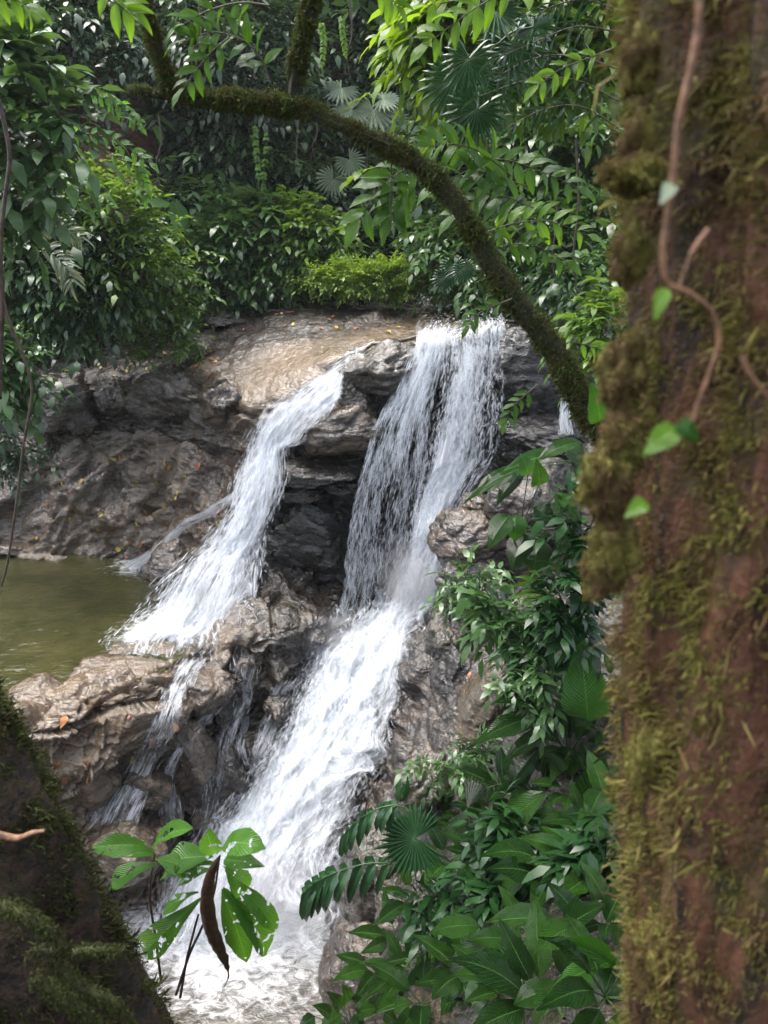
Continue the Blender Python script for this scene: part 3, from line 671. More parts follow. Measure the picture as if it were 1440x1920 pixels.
fall('waterfall', [
  (648,676,668,682,11.9,11.9,.6),(625,700,642,708,11.5,11.5,.75),(560,735,640,745,11.25,11.2,(.35,.6,.8,.8)),(497,775,610,790,11.15,10.95,(.7,.7,.62,.5)),(472,840,560,845,11.15,10.85,(.7,.82,.7,.4)),
  (455,900,540,905,11.05,10.75,(.7,.85,.7,.25)),(432,960,520,965,10.9,10.65,(.55,.8,.8,.3)),(380,1030,500,1030,10.75,10.55,(.4,.75,.8,.4)),(310,1090,498,1085,10.4,10.3,(.4,.7,.7,.35)),(262,1150,485,1150,10.05,10.05,(.45,.75,.65,.4)),(205,1205,460,1225,9.6,9.6,(.55,.9,.75,.4)),(185,1230,450,1266,9.3,9.2,(.4,.65,.6,.35))],
  'left waterfall tumbling white over a ledge into the green pool', [M['w1'], M['w2']], 8500, .013, (.05, .19), seed=1, nv=120, nu=36, ripple=.06, stick=.04, throw=.07, cut=.1, alpha=.45)
fall('waterfall', [
  (800,631,846,626,12.15,12.15,.4),(786,648,838,640,11.55,11.5,.6),(775,672,832,668,11.4,11.35,(.55,.8,.6)),(742,735,814,735,11.2,11.2,(.4,.7,.75,.3)),(706,795,802,800,11.05,11.05,(.5,.5,.6,.2)),(686,865,797,865,10.95,10.95,(.5,.35,.3,.5)),
  (668,930,785,935,10.9,10.9,(.5,.3,.22,.4)),(656,1000,775,1005,10.85,10.85,(.45,.3,.2,.3)),(648,1070,760,1075,10.8,10.8,(.4,.32,.25,.35)),(640,1130,745,1130,10.75,10.75,(.3,.35,.4,.6)),(622,1170,735,1170,10.65,10.65,(.3,.5,.6,.75))],
  'centre waterfall, a thin curtain of separate strands', [M['w1'], M['w2']], 9500, .011, (.05, .22), seed=2, nv=110, nu=36, ripple=.06, throw=.06, cut=.24, alpha=.5)
fall('waterfall', [
  (848,626,942,606,12.15,12.35,.35),(838,638,945,614,11.5,11.55,.5),(835,668,946,650,11.3,11.3,(.5,.7,.6,.35)),(824,735,944,720,11.05,11.05,(.1,.8,.6,.45,.25)),(810,800,938,790,10.9,10.85,(.1,.8,.6,.4,.2)),(799,865,924,855,10.8,10.75,(.4,.85,.7,.5,.2)),
  (782,935,880,925,10.75,10.65,(.75,.9,.8,.35)),(770,1005,846,1000,10.65,10.55,(.7,.95,.95,.6)),(755,1075,828,1070,10.55,10.45,(.7,.98,1,.8)),(735,1130,820,1130,10.45,10.35,(.7,1,1,.85)),(705,1180,818,1175,10.3,10.2,(.7,1,1,.8))],
  'right waterfall, a broad white curtain narrowing to a thick jet', [M['w1'], M['w2']], 10000, .013, (.04, .15), seed=3, nv=110, nu=36, ripple=.07, throw=.06, cut=.16, alpha=.5)
fall('waterfall', [
  (630,1135,840,1140,10.55,10.3,(.2,.35,.7,.5)),(600,1190,826,1180,10.3,10.0,(.45,.6,.9,.7,.3)),(572,1240,800,1240,9.95,9.6,(.45,.7,.95,.9,.4)),(535,1310,775,1315,9.45,9.2,(.25,.7,1,.8,.15)),(495,1385,745,1390,9.05,8.8,(.2,.75,1,.75,.12)),(450,1460,718,1465,8.75,8.4,(.2,.8,1,.65,.12)),
  (405,1535,690,1540,8.4,8.1,(.3,.88,.92,.6,.2)),(350,1610,662,1610,8.05,7.75,(.6,.9,.8,.62,.4)),(300,1690,640,1690,7.55,7.4,(.8,.9,.65,.6,.5)),(270,1780,620,1770,7.1,7.1,(.9,.8,.6,.55,.5))],
  'lower cascade, a wide foaming white torrent running down to the brown pool', [M['wc'], M['wc2']], 11000, .017, (.04, .13), seed=4, nv=130, nu=60, bulge=.14, ripple=.07, stick=.06, spread_out=.05, alpha=.34, throw=.08, cut=.1)
for lab, pts in (
  ('thin side stream running left from the left fall into the pool', [(446,916,452,934,.6),(412,936,420,956,.6),(372,960,384,976,.62),(348,972,352,990,.6),(322,992,338,1006,.62),(300,1016,322,1030,.66),(268,1036,306,1052,.7),(232,1052,290,1074,.66),(205,1066,280,1088,.6)]),
  ('widest trickle sliding over the rocks below the pool rim', [(345,1225,400,1235,.5),(305,1290,358,1290,.48),(280,1350,342,1355,.46),(238,1430,308,1440,.46),(180,1510,275,1520,.48),(145,1560,260,1580,.48)]),
  ('trickle between the two fluted brown rocks', [(410,1310,440,1310,.5),(330,1400,352,1400,.52),(300,1460,330,1465,.52),(290,1520,350,1530,.55),(300,1570,350,1580,.5)]),
  ('thin trickle beside the lower cascade under the black stone', [(450,1280,470,1280,.45),(452,1350,470,1350,.5),(440,1400,462,1405,.5),(455,1440,480,1445,.45)]),
  ('broken film of water over the boulders left of the lower cascade', [(430,1240,490,1245,.4),(425,1300,480,1305,.38),(400,1370,450,1375,.4),(385,1440,430,1445,.42),(370,1500,430,1505,.44),(350,1550,420,1560,.44)]),
  ('short trickle at the left edge of the lower cascade', [(520,1270,560,1270,.5),(490,1340,530,1350,.5),(470,1400,500,1410,.5),(450,1450,490,1460,.5)])):
    rows = []
    for a in pts:
        h1 = hit(a[0], a[1]); h2 = hit(a[2], a[3]); yy = min(h1[0][1], h2[0][1]) - .03
        rows.append((a[0], a[1], a[2], a[3], yy, yy, a[4]))
    fall('trickle', rows, lab, [M['wt']], 90, .006, (.08, .2), seed=len(lab), nv=50, nu=10, bulge=.02, ripple=.01, stick=.02, layers=1, throw=.01)
fall('waterfall', [(1050,745,1064,745,10.6,10.6,.5),(1048,780,1068,780,10.5,10.5,.5),(1045,815,1075,815,10.4,10.4,.55)], 'tiny side fall beside the arching branch', [M['wt']], 200, .007, (.08, .25), seed=31, nv=30, nu=8, layers=1)
fall('waterfall', [(1062,560,1100,560,15.5,15.5,.5),(1066,590,1092,590,14.2,14.2,.55),(1080,612,1096,612,13,13,.55),(1086,650,1104,650,12.8,12.8,.55)], 'far upstream chute beside the big trunk', [M['wt']], 200, .010, (.1, .3), seed=32, nv=30, nu=8, layers=1)
# thin sheet of river water sliding over the upper bed towards the lips
def stream(rows, label, seed):
    L = np.array([W(r[0], r[1], Y=r[4]) for r in rows]); Rr = np.array([W(r[2], r[3], Y=r[5]) for r in rows])
    t = np.linspace(0, len(rows) - 1, 60); A = catmull(L, t); B = catmull(Rr, t); s = np.linspace(0, 1, 16)
    Gd = (A[:, None] * (1 - s)[None, :, None] + B[:, None] * s[None, :, None]).reshape(-1, 3)
    for i in range(len(Gd)): Gd[i, 2] = max(ground_z(Gd[i, 0], Gd[i, 1]) + .03, Gd[i, 2] - .05)
    ln = np.concatenate([[0], np.cumsum(np.linalg.norm(np.diff(A, axis=0), axis=1))]); wid = np.linalg.norm(A - B, axis=1)
    uv = np.stack([np.outer(wid, s - .5).ravel() + 2, np.repeat(ln, 16)], 1)
    o = obj('stream_water', mesh_data('stream_water', Gd, grid_faces(60, 16), uv, {'dens': np.full(len(Gd), .52)}), M['ws'], kind='structure'); o['label'] = label
def slide():
    m = NT('sliding_water'); uv = m.n('ShaderNodeUVMap', uv_map='UVMap').outputs[0]
    a = m.noise(m.mapp(uv, scale=(7, 1.0, 1)), 1.0, 5, 0.62, 0.4)
    f = m.math('MULTIPLY', m.ramp(a, 0.50, 0.72), 0.75)
    gl = m.pbr((0.10, 0.085, 0.065), 0.07, m.bump(a, 0.5, 0.04), 0.5); wh = m.pbr((0.8, 0.82, 0.85), 0.5)
    mx = m.n('ShaderNodeMixShader'); m.L(f, mx.inputs[0]); m.L(gl, mx.inputs[1]); m.L(wh, mx.inputs[2]); return m.done(mx.outputs[0])
M['ws'] = slide()
stream([(1000,578,1080,600,14.5,13),(900,592,960,606,13.6,12.6),(800,622,940,621,12.6,11.6),(785,650,850,642,11.7,11.5)], 'shallow river water sliding to the right-hand falls', 1)
stream([(860,606,900,612,12.9,12.6),(760,628,800,640,12.4,12.1),(690,650,720,662,12.2,11.95),(645,672,668,690,11.9,11.8)], 'narrow film of water feeding the left fall', 2)

# ------------------------------------------------------------------ mist thrown up where the falls land
def mist(px, py, yy, r, density, label):
    v, f = ICO[3]; o = obj('mist', mesh_data('mist', v, f), None, kind='stuff'); o.location = tuple(W(px, py, Y=yy)); o.scale = r; o['label'] = label
    m = NT('water_mist'); c = m.coord('Object'); l = m.n('ShaderNodeVectorMath', operation='LENGTH'); m.L(c, l.inputs[0])
    g = m.ramp(l.outputs['Value'], 1.0, 0.15); n = m.ramp(m.noise(c, 2.2, 3, 0.6), 0.3, 0.7)
    vol = m.n('ShaderNodeVolumePrincipled'); vol.inputs['Color'].default_value = (0.93, 0.96, 1.0, 1); m.L(m.math('MULTIPLY', m.math('MULTIPLY', g, n), density), vol.inputs['Density'])
    m.L(vol.outputs[0], m.out.inputs['Volume']); o.data.materials.append(m.m)
mist(770,1090,10.2,(.55,.6,.75),2.4,'soft white mist at the foot of the right fall')
mist(620,1190,10.0,(.7,.6,.4),1.8,'thin mist where the centre fall lands')
mist(480,1690,7.2,(1.2,.9,.5),2.6,'thin mist over the foot of the lower cascade')
mist(390,1140,10.0,(.8,.5,.45),1.6,'thin mist around the foot of the left fall')
# ------------------------------------------------------------------ foliage builders
UP = np.array([0, 0, 1.0])
def nz(a): return a / (np.linalg.norm(a, axis=-1, keepdims=True) + 1e-9)
def leaves_mesh(name, pos, dr, nr, ln, wd, rnd):
    """many small leaves, four triangles each"""
    n = len(pos); side = nz(np.cross(nr, dr)); nr = nz(np.cross(dr, side))
    ln = ln[:, None]; wd = wd[:, None]
    V = np.stack([pos, pos + dr * ln * .30 + side * wd * .47 + nr * ln * .04, pos + dr * ln * .66 + side * wd * .36 + nr * ln * .02, pos + dr * ln - nr * ln * .12,
                  pos + dr * ln * .66 - side * wd * .36 + nr * ln * .02, pos + dr * ln * .30 - side * wd * .47 + nr * ln * .04], 1).reshape(-1, 3); k = np.arange(n)[:, None] * 6
    F = np.stack([k + [0, 1, 5], k + [1, 2, 4], k + [1, 4, 5], k + [2, 3, 4]], 1).reshape(-1, 3)
    uv = np.tile(np.array([[.5, 0], [0, .3], [.1, .66], [.5, 1], [.9, .66], [1, .3]]), (n, 1))
    return mesh_data(name, V, F, uv, {'rnd': np.repeat(rnd, 6)}, smooth=True)
def sprigs(A, D, rng, k=7, slen=.4, ll=.16, wr=.42, droop=.35):
    """leafy twigs: anchors A, directions D -> leaf arrays"""
    S = len(A); D = nz(D); s0 = nz(np.cross(D, UP + rng.normal(0, .2, (S, 3)))); up0 = nz(np.cross(s0, D))
    size = rng.uniform(.55, 1.5, S)
    pos, dr, nr, L_, W_, rd = [], [], [], [], [], []
    base = rng.uniform(0, 1, S)
    for j in range(k):
        t = (j + .6) / k
        p = A + D * (slen * size * t)[:, None] - UP * (droop * slen * t * t * size)[:, None]
        sgn = 1 if j % 2 else -1
        if j == k - 1: sgn = 0
        d = nz(D * .65 + s0 * (.85 * sgn) - UP * (droop * (.4 + t))[:, None] if False else D * .65 + s0 * (.85 * sgn) - UP * droop * (.4 + t) + rng.normal(0, .22, (S, 3)))
        n = nz(up0 * .8 + UP * .8 + rng.normal(0, .35, (S, 3)))
        l = ll * size * rng.uniform(.75, 1.2, S)
        pos.append(p); dr.append(d); nr.append(n); L_.append(l); W_.append(l * wr * rng.uniform(.85, 1.15, S)); rd.append(np.clip(base * .7 + rng.uniform(0, .3, S), 0, 1))
    return [np.concatenate(x) for x in (pos, dr, nr, L_, W_, rd)]
def shrub(name, px, py, yy, rx, ry, label, mat='small', n=260, ll=.15, wr=.42, slen=.42, droop=.35, seed=0, group='shrubs on the far bank', depth=None, k=7, cat='shrub', hollow=.55, stems=True):
    """a lumpy shrub round a pixel; rx, ry in photo pixels"""
    rng = np.random.RandomState(seed * 13 + 5); c = W(px, py, Y=yy); s = mpp(py, yy)
    rad = np.array([rx * s, depth or (rx + ry) * .5 * s, ry * s])
    v = nz(rng.normal(size=(n, 3))); v[:, 1] = -np.abs(v[:, 1]) * .9 + .12
    rr = rng.uniform(hollow, 1, n) ** .6 * (1 + .85 * fbm(v * 1.9 + seed * 3.1, 3))
    A = v * rr[:, None] * rad
    D = v * .7 + UP * .25 + rng.normal(0, .35, (n, 3)) + np.array([0, -.35, 0])
    root = thing(name, c - np.array([0, 0, rad[2]]), label, cat, group); b = np.array(root.location)
    arr = sprigs(A + c - b, D, rng, k, slen, ll, wr, droop)
    o = obj('foliage', leaves_mesh('foliage', *arr), M[mat], root, 'stuff')
    if stems:
        parts = []
        for q in range(7):
            e = A[rng.randint(n)] * .85 + c - b
            parts.append(tube(smooth_path([np.array([rng.normal(0, .08), .15, -.1]), e * np.array([.35, .4, .55]), e], 6), np.linspace(.022, .006, 6), 5))
        v_, f_, u_ = join(parts); obj('stem', mesh_data('stem', v_, f_, u_), M['twig'], root)
    return root

# unit leaves: length along x, width across y, blade normal z
def unit_leaf(prof, arch, fold, wavy, seed, nl=9, cup=0.0, hole=False):
    t = np.linspace(0, 1, nl + 1); s = np.linspace(-1, 1, 5)
    if prof == 'lance': w = np.sin(np.pi * np.clip(t, 0, 1) ** .8) ** .9 * (1 - .25 * t)
    elif prof == 'ovate': w = np.sin(np.pi * t ** .62) ** .8 * (1 - .2 * t)
    elif prof == 'obov': w = np.sin(np.pi * t ** 1.35) ** .8
    elif prof == 'blade': w = np.minimum(1, t * 8 + .25) * (1 - t ** 3) ** .8
    else: w = np.sin(np.pi * t ** .75) ** 1.0
    w = w / w.max(); w[0] = .03; w[-1] = .0
    rng = np.random.RandomState(seed); ph = rng.uniform(0, 6)
    V = []; U = []
    for i, tt in enumerate(t):
        for ss in s:
            y = .5 * ss * w[i] * (1 + .05 * math.sin(23 * tt + ph * 2 + ss))
            zz = 4 * arch * tt * (1 - tt) + fold * abs(ss) * w[i] * .5 - cup * ss * ss * w[i] + wavy * math.sin(11 * tt + ph + 2 * ss) * abs(ss)
            V.append((tt, y, zz)); U.append((.5 + .5 * ss, tt))
    return mesh_data('leaf', np.array(V), grid_faces(nl + 1, 5), np.array(U))
PROTO = {}
def proto(prof, mat):
    key = (prof, mat)
    if key not in PROTO:
        PROTO[key] = []
        for q, (a, f, w) in enumerate(((.10, .14, .012), (.17, .08, .02), (.06, .20, .016), (.14, .02, .03))):
            m = unit_leaf(prof, a, f, w, q); m.materials.append(M[mat]); PROTO[key].append(m)
    return PROTO[key]
RL = random.Random(11)
TOCAM = lambda p: nz(np.array([0, 0, CAM_H]) - p)
def leaf(parent, base, tip, width, prof='lance', mat='broad', nrm=None, name='leaf', variant=None):
    base = np.asarray(base, float); tip = np.asarray(tip, float)
    dv = tip - base; ln = np.linalg.norm(dv); x = dv / ln
    if nrm is None: nrm = UP * .75 + TOCAM(base) * .55 + np.array([RL.gauss(0, .25), RL.gauss(0, .2), 0])
    y = np.cross(nrm, x); y /= np.linalg.norm(y) + 1e-9; zz = np.cross(x, y)
    ps = proto(prof, mat); me = ps[RL.randrange(4) if variant is None else variant]
    o = bpy.data.objects.new(name, me); COL.objects.link(o); o.parent = parent
    pl_ = np.array(parent.location); l = base - pl_
    o.matrix_local = Matrix(((x[0] * ln, y[0] * width, zz[0] * ln, l[0]), (x[1] * ln, y[1] * width, zz[1] * ln, l[1]), (x[2] * ln, y[2] * width, zz[2] * ln, l[2]), (0, 0, 0, 1)))
    return o
def stems(parent, paths, r0=.008, r1=.004, mat='stem', name='stem', nr=6, n=9):
    b = np.array(parent.location); parts = []
    for p in paths:
        q = smooth_path(p, n); parts.append(tube(q - b, np.linspace(r0, r1, n), nr))
    v, f, u = join(parts); return obj(name, mesh_data(name, v, f, u), M[mat], parent)
def spray(name, pts, yy, pairs, ll, label, mat='comp', prof='lance', wr=.36, droop=.5, group=None, cat='branch', Y2=None, seed=0, rach='stem', r0=.005, start=.15, ang=.75, tipleaf=True, parent=None):
    """a pinnate branch: rachis through pixels pts, leaflets of ll photo pixels"""
    rnd = random.Random(seed * 7 + 3); y2 = Y2 or yy
    path = [W(p[0], p[1], Y=yy + (y2 - yy) * i / max(1, len(pts) - 1)) for i, p in enumerate(pts)]
    cur = smooth_path(path, 24)
    root = parent or thing(name, cur[0], label, cat, group)
    stems(root, [path], r0, r0 * .4, rach, 'rachis' if parent is None else 'rachis', 6, 16)
    T = nz(np.gradient(cur, axis=0))
    for q in range(pairs):
        t = start + (1 - start) * (q + .5) / pairs; i = min(23, int(t * 23)); p = cur[i]; x = T[i]
        view = TOCAM(p); side = nz(np.cross(x, view)); l = ll * mpp(500, yy) * (1 - .35 * abs(t - .5)) * rnd.uniform(.85, 1.12)
        for sg in (-1, 1):
            d = nz(x * ang + side * sg * (1.0) + np.array([0, 0, -droop]) * rnd.uniform(.6, 1.3) + view * rnd.uniform(-.3, .35))
            leaf(root, p, p + d * l, l * wr, prof, mat, nrm=UP * .6 + view * .6 + side * sg * -.15 + np.array([rnd.gauss(0, .3), rnd.gauss(0, .3), 0]), name='leaflet')
    if tipleaf: leaf(root, cur[-1], cur[-1] + nz(T[-1] + np.array([0, 0, -droop * .6])) * ll * mpp(500, yy), ll * mpp(500, yy) * wr, prof, mat, name='leaflet')
    return root
def fan(parent, c, axis, nrm, rad, nseg=22, span=300, mat='palm', split=.55, seed=0, name='frond', droop=.2):
    """pleated round palm leaf; axis points along the middle segment"""
    rnd = random.Random(seed); c = np.asarray(c, float); nrm = nz(np.asarray(nrm, float)); x = nz(axis - nrm * np.dot(axis, nrm)); y = np.cross(nrm, x)
    V, F, U = [], [], []
    for k in range(nseg):
        a0 = R(-span / 2 + span * k / nseg); a1 = R(-span / 2 + span * (k + 1) / nseg); am = (a0 + a1) / 2
        rl = rad * rnd.uniform(.86, 1.04) * (1 - .18 * abs(2 * (k + .5) / nseg - 1) ** 2)
        b = len(V)
        def pt(a, r_, h): return c + (x * math.cos(a) + y * math.sin(a)) * r_ + nrm * h - UP * droop * rad * (r_ / rad) ** 2
        ple = .035 * rad; e = rnd.uniform(-.02, .02)
        V += [pt(am, .01 * rad, 0), pt(a0, split * rl, -ple), pt(am, split * rl, ple), pt(a1, split * rl, -ple),
              pt(a0 + (am - a0) * .45, .8 * rl, -ple * .4), pt(am, .8 * rl, ple * .8), pt(a1 - (a1 - am) * .45, .8 * rl, -ple * .4), pt(am + e, rl, -droop * .25 * rad)]
        F += [(b, b + 1, b + 2), (b, b + 2, b + 3), (b + 1, b + 4, b + 5), (b + 1, b + 5, b + 2), (b + 2, b + 5, b + 6), (b + 2, b + 6, b + 3), (b + 4, b + 7, b + 5), (b + 5, b + 7, b + 6)]
        U += [(.5, 0), (0, .5), (.5, .5), (1, .5), (.2, .8), (.5, .8), (.8, .8), (.5, 1)]
    return obj(name, mesh_data(name, np.array(V) - np.array(parent.location), np.array(F), np.array(U), smooth=False), M[mat], parent)

# ------------------------------------------------------------------ the jungle on the hillside: a mass nobody could count
def hill_mass(name, label, n, mat, ll, seed, vr=(0.02, .9), ur=(0, 1), thr=0.0, out=(.05, .6), slen=.5, droop=.6, k=7, freq=.55):
    rng = np.random.RandomState(seed); nn = n * 3
    vi = rng.uniform(vr[0], vr[1], nn) * 198; ui = rng.uniform(ur[0], ur[1], nn) * 238
    P = HP[vi.astype(int), ui.astype(int)] + rng.normal(0, .07, (nn, 3))
    m = fbm(P * freq + seed * 1.7, 3) + .35 * fbm(P * 1.9 + seed, 2) + rng.normal(0, .12, nn)
    ok = np.where(m > thr)[0][:n]; P = P[ok]; m = m[ok]
    N = np.array([0, -.8, .45]) + rng.normal(0, .3, (len(P), 3))
    off = rng.uniform(out[0], out[1], len(P)) * (1 + 1.0 * np.clip(m - thr, 0, 1))
    A = P + nz(N) * off[:, None]
    ax_, ay_ = proj(A); bare = ((ax_ - 205) / 115) ** 2 + ((ay_ - 270) / 150) ** 2 < 1      # a slip of bare earth above the left bank
    kp = ~bare | (rng.uniform(0, 1, len(A)) < .10); A = A[kp]; N = N[kp]; P = P[kp]
    arr = sprigs(A, N + np.array([0, -.2, -.25]) + rng.normal(0, .45, (len(P), 3)), rng, k, slen, ll, .42, droop)
    o = obj(name, leaves_mesh(name, *arr), M[mat], None, 'stuff'); o['label'] = label; o['category'] = 'foliage'
    return o
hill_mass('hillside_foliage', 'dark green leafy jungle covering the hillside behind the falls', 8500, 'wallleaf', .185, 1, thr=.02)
hill_mass('hillside_foliage', 'lighter leaf clumps hanging on the hillside jungle', 3200, 'small', .2, 2, thr=.12, out=(.2, .9))
hill_mass('hillside_foliage', 'hazy pale leaves high on the top of the hillside', 2800, 'small', .23, 3, vr=(.5, .95), thr=.0, out=(.3, 1.3))
hill_mass('hillside_foliage', 'bright green leaves of the canopy at top right, coloured as if lit through', 2600, 'lit', .26, 4, vr=(.25, .95), ur=(.62, .98), thr=-.02, out=(.5, 2.8), slen=.7)
hill_mass('hillside_foliage', 'clumps of long strap-like leaves scattered over the hillside', 420, 'small', .5, 6, vr=(.03, .8), thr=.25, out=(.2, .9), slen=.35, droop=.8, k=6)
hill_mass('ground_cover', 'low creeping plants along the foot of the hillside', 1500, 'bright', .09, 5, vr=(.02, .09), thr=-.05, out=(.02, .15), slen=.2)

SHRUBS = [
 ('shrub',45,190,8.6,75,100,'tall glossy shrub with large pale leaves at the upper left edge','small',100,.19,.5,.45,.4),
 ('shrub',20,330,9.4,55,90,'dark shrub below the pale-leaved one at the left edge','small',150,.17,.42,.45,.4),
 ('shrub',225,455,13.2,85,105,'dense light green shrub in the middle of the left slope','bright',420,.14,.4,.4,.35),
 ('shrub',120,470,13.0,90,90,'dark green shrub around the feathery palm fronds','wallleaf',330,.17,.4,.5,.5),
 ('shrub',60,530,12.8,78,66,'large dark shrub low at the left edge above the rocks','small',360,.16,.4,.45,.45),
 ('shrub',195,540,13.4,80,40,'wide green shrub overhanging the left rock wall','small',320,.14,.4,.4,.4),
 ('shrub',315,525,14.0,44,42,'bright young shrub at the right end of the left slope','bright',170,.12,.4,.32,.35),
 ('shrub',345,620,13.6,24,26,'small fresh green tuft above the mossy rock wall','bright',50,.11,.4,.25,.3),
 ('shrub',275,650,13.4,30,14,'small plant creeping over the top of the rock wall','bright',45,.10,.4,.25,.3),
 ('shrub',30,680,11.2,36,52,'leafy clump hanging beside the dark vine at the left edge','small',120,.15,.5,.35,.5),
 ('shrub',15,830,11.6,40,40,'dark clump on the left rocks under the hanging vine','wallleaf',70,.13,.4,.35,.5),
 ('shrub',410,485,15.6,52,48,'dark leafy shrub at the foot of the shadowed cliff','small',230,.16,.4,.45,.4),
 ('shrub',480,450,16.0,65,60,'broad glossy shrub in the centre of the far bank','small',300,.2,.45,.5,.4),
 ('shrub',575,450,15.8,62,55,'brightest large shrub of the centre far bank','bright',330,.17,.42,.45,.4),
 ('shrub',520,500,15.6,54,26,'low shrub in front of the centre shrubs','small',200,.15,.4,.4,.4),
 ('shrub',655,522,14.9,72,22,'left lobe of the low yellow-green bush beyond the river','yellowgreen',520,.07,.4,.22,.15),
 ('shrub',735,521,15.0,66,23,'middle lobe of the low yellow-green bush beyond the river','yellowgreen',480,.07,.4,.22,.15),
 ('shrub',808,518,15.1,58,24,'right lobe of the low yellow-green bush beyond the river','yellowgreen',440,.07,.4,.22,.15),
 ('shrub',420,562,15.6,50,14,'thin trailing plants at the foot of the far bank','bright',120,.09,.4,.25,.3),
 ('shrub',560,390,17.6,60,55,'shrub with blue-green leaves on the cliff face','wallleaf',260,.18,.42,.5,.5),
 ('shrub',400,270,17.8,90,60,'curtain of hanging leaves below the arching branch','wallleaf',420,.17,.42,.5,.7),
 ('shrub',470,320,17.9,75,60,'second hanging leaf curtain under the fork of the branch','small',260,.16,.42,.5,.7),
 ('shrub',340,420,16.6,55,60,'dark hanging clump between the two shrub masses','wallleaf',200,.17,.42,.5,.6),
 ('shrub',700,470,17.2,55,50,'shadowed shrub behind the low yellow-green bush','wallleaf',260,.17,.42,.5,.5),
 ('shrub',870,460,14.6,65,70,'pale leaved shrub behind the lower arching branch','small',260,.17,.42,.5,.5),
 ('shrub',960,500,13.6,55,55,'leafy shrub above the right fall','small',220,.16,.42,.45,.5),
 ('shrub',1070,470,12.6,60,70,'dark leafy shrub beside the big trunk','small',240,.15,.42,.45,.5),
 ('shrub',1010,260,14.5,75,75,'shiny leaf mass behind the dark stems beside the trunk','small',320,.2,.42,.5,.5),
 ('shrub',1090,330,13.5,60,70,'dense leaves touching the big trunk at mid height','small',260,.18,.42,.5,.5),
 ('shrub',850,300,15.5,60,60,'shaded leaves under the dark fan palm','wallleaf',240,.2,.42,.5,.5),
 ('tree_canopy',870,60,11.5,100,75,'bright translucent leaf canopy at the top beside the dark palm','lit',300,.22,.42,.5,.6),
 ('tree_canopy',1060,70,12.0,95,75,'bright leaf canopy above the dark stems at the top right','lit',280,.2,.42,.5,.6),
 ('shrub',130,60,15.5,110,60,'dark leaves at the top left of the slope','wallleaf',300,.18,.42,.5,.6),
 ('shrub',440,90,17.0,110,80,'dark shaded leaves behind the forked branch','wallleaf',330,.18,.42,.55,.6),
 ('shrub',1120,620,8.5,45,60,'small fern-like shrub between branch and trunk','bright',110,.12,.4,.3,.4),
 ('shrub',1130,520,9.5,45,55,'dark fern clump against the trunk','small',110,.14,.4,.35,.5),
]
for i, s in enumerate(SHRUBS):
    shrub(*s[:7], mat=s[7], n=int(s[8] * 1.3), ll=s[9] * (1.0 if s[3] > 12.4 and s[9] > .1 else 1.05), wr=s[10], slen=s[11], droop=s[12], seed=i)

# drooping leafy twigs of the left slope
for i, (pts, yy, lab) in enumerate((
  (((150,170),(190,180),(225,200),(258,230)), 11.5, 'topmost arching leafy twig on the left slope'),
  (((105,255),(160,250),(220,265),(280,305)), 11.3, 'long middle leafy twig arching over the bare earth'),
  (((190,280),(230,300),(262,320),(270,365)), 11.6, 'lowest leafy twig bending down over the bare earth'),
  (((60,300),(120,330),(170,345),(215,395)), 11.6, 'leafy twig just above the light green shrub'))):
    spray('leafy_twig', pts, yy, 8, 26, lab, 'sapling', wr=.42, droop=.7, group='leafy twigs of the left slope', seed=i, rach='twig', r0=.006)
# feathery palm fronds on the left slope
for i, (pts, ll_, lab) in enumerate((
  (((40,440),(80,425),(120,428),(150,445)), 34, 'upper feathery palm frond among the left shrubs'),
  (((60,470),(95,475),(122,500),(135,530)), 40, 'lower feathery palm frond among the left shrubs'),
  (((20,420),(40,400),(60,400),(80,420)), 30, 'short feathery frond beside the left edge'))):
    spray('palm_frond', pts, 11.0, 15, ll_, lab, 'palmgrey' if i < 2 else 'palm', prof='blade', wr=.16, droop=.35, cat='palm frond', seed=i + 20, rach='stem', ang=.9)

# ------------------------------------------------------------------ fan palms
def fan_palm(px, py, yy, specs, label, mat, r0=.012):
    c = W(px, py, Y=yy); root = thing('fan_palm', c, label, 'palm'); paths = []
    for i, (fx, fy, ax_, ay_, rad, tilt) in enumerate(specs):
        p = W(fx, fy, Y=yy - .15 * (i % 3)); a = W(fx + ax_, fy + ay_, Y=yy - .15 * (i % 3)) - p
        paths.append([c, (c + p) / 2 + np.array([0, 0, .08]), p])
        fan(root, p, nz(a), TOCAM(p) * (1 - tilt) + UP * tilt, rad * (1.25 if mat == 'palmgrey' else 1.0) * mpp(fy, yy), 20, 300 if tilt < .7 else 250, mat, seed=i + int(px), droop=.12)
    stems(root, paths, r0, r0 * .6, 'stem')
fan_palm(690,300,17.2,[(640,165,-10,25,34,.55),(700,205,-5,30,44,.5),(660,205,-25,20,38,.5),(735,225,15,25,34,.5),(718,185,25,-10,32,.6),(690,240,-8,30,32,.4)],'pale silvery fan palm on the cliff above the arching branch','palmgrey')
fan_palm(660,360,16.8,[(625,335,-10,20,30,.2),(655,300,10,15,28,.25),(790,265,10,25,28,.3)],'pale fan palm with dry leaves under the arching branch','palmgrey')
fan_palm(720,470,16.4,[(715,430,0,-20,22,.5),(760,470,15,10,20,.5),(690,510,-10,10,18,.4)],'small green fan palm behind the low bush','palm')
fan_palm(905,120,7.6,[(958,85,10,40,80,.35),(930,20,0,40,62,.45),(880,110,-5,40,62,.15),(905,150,-5,45,80,.05),(850,150,-20,40,70,.1),(895,205,-15,40,70,.05),(1000,50,30,20,55,.5)],'dark drooping fan palm at the top centre right','palm')
fan_palm(850,530,12.5,[(850,500,0,30,34,.2),(835,520,-10,30,30,.15),(870,505,10,30,30,.2)],'small dark fan palm hanging below the arching branch','palm')

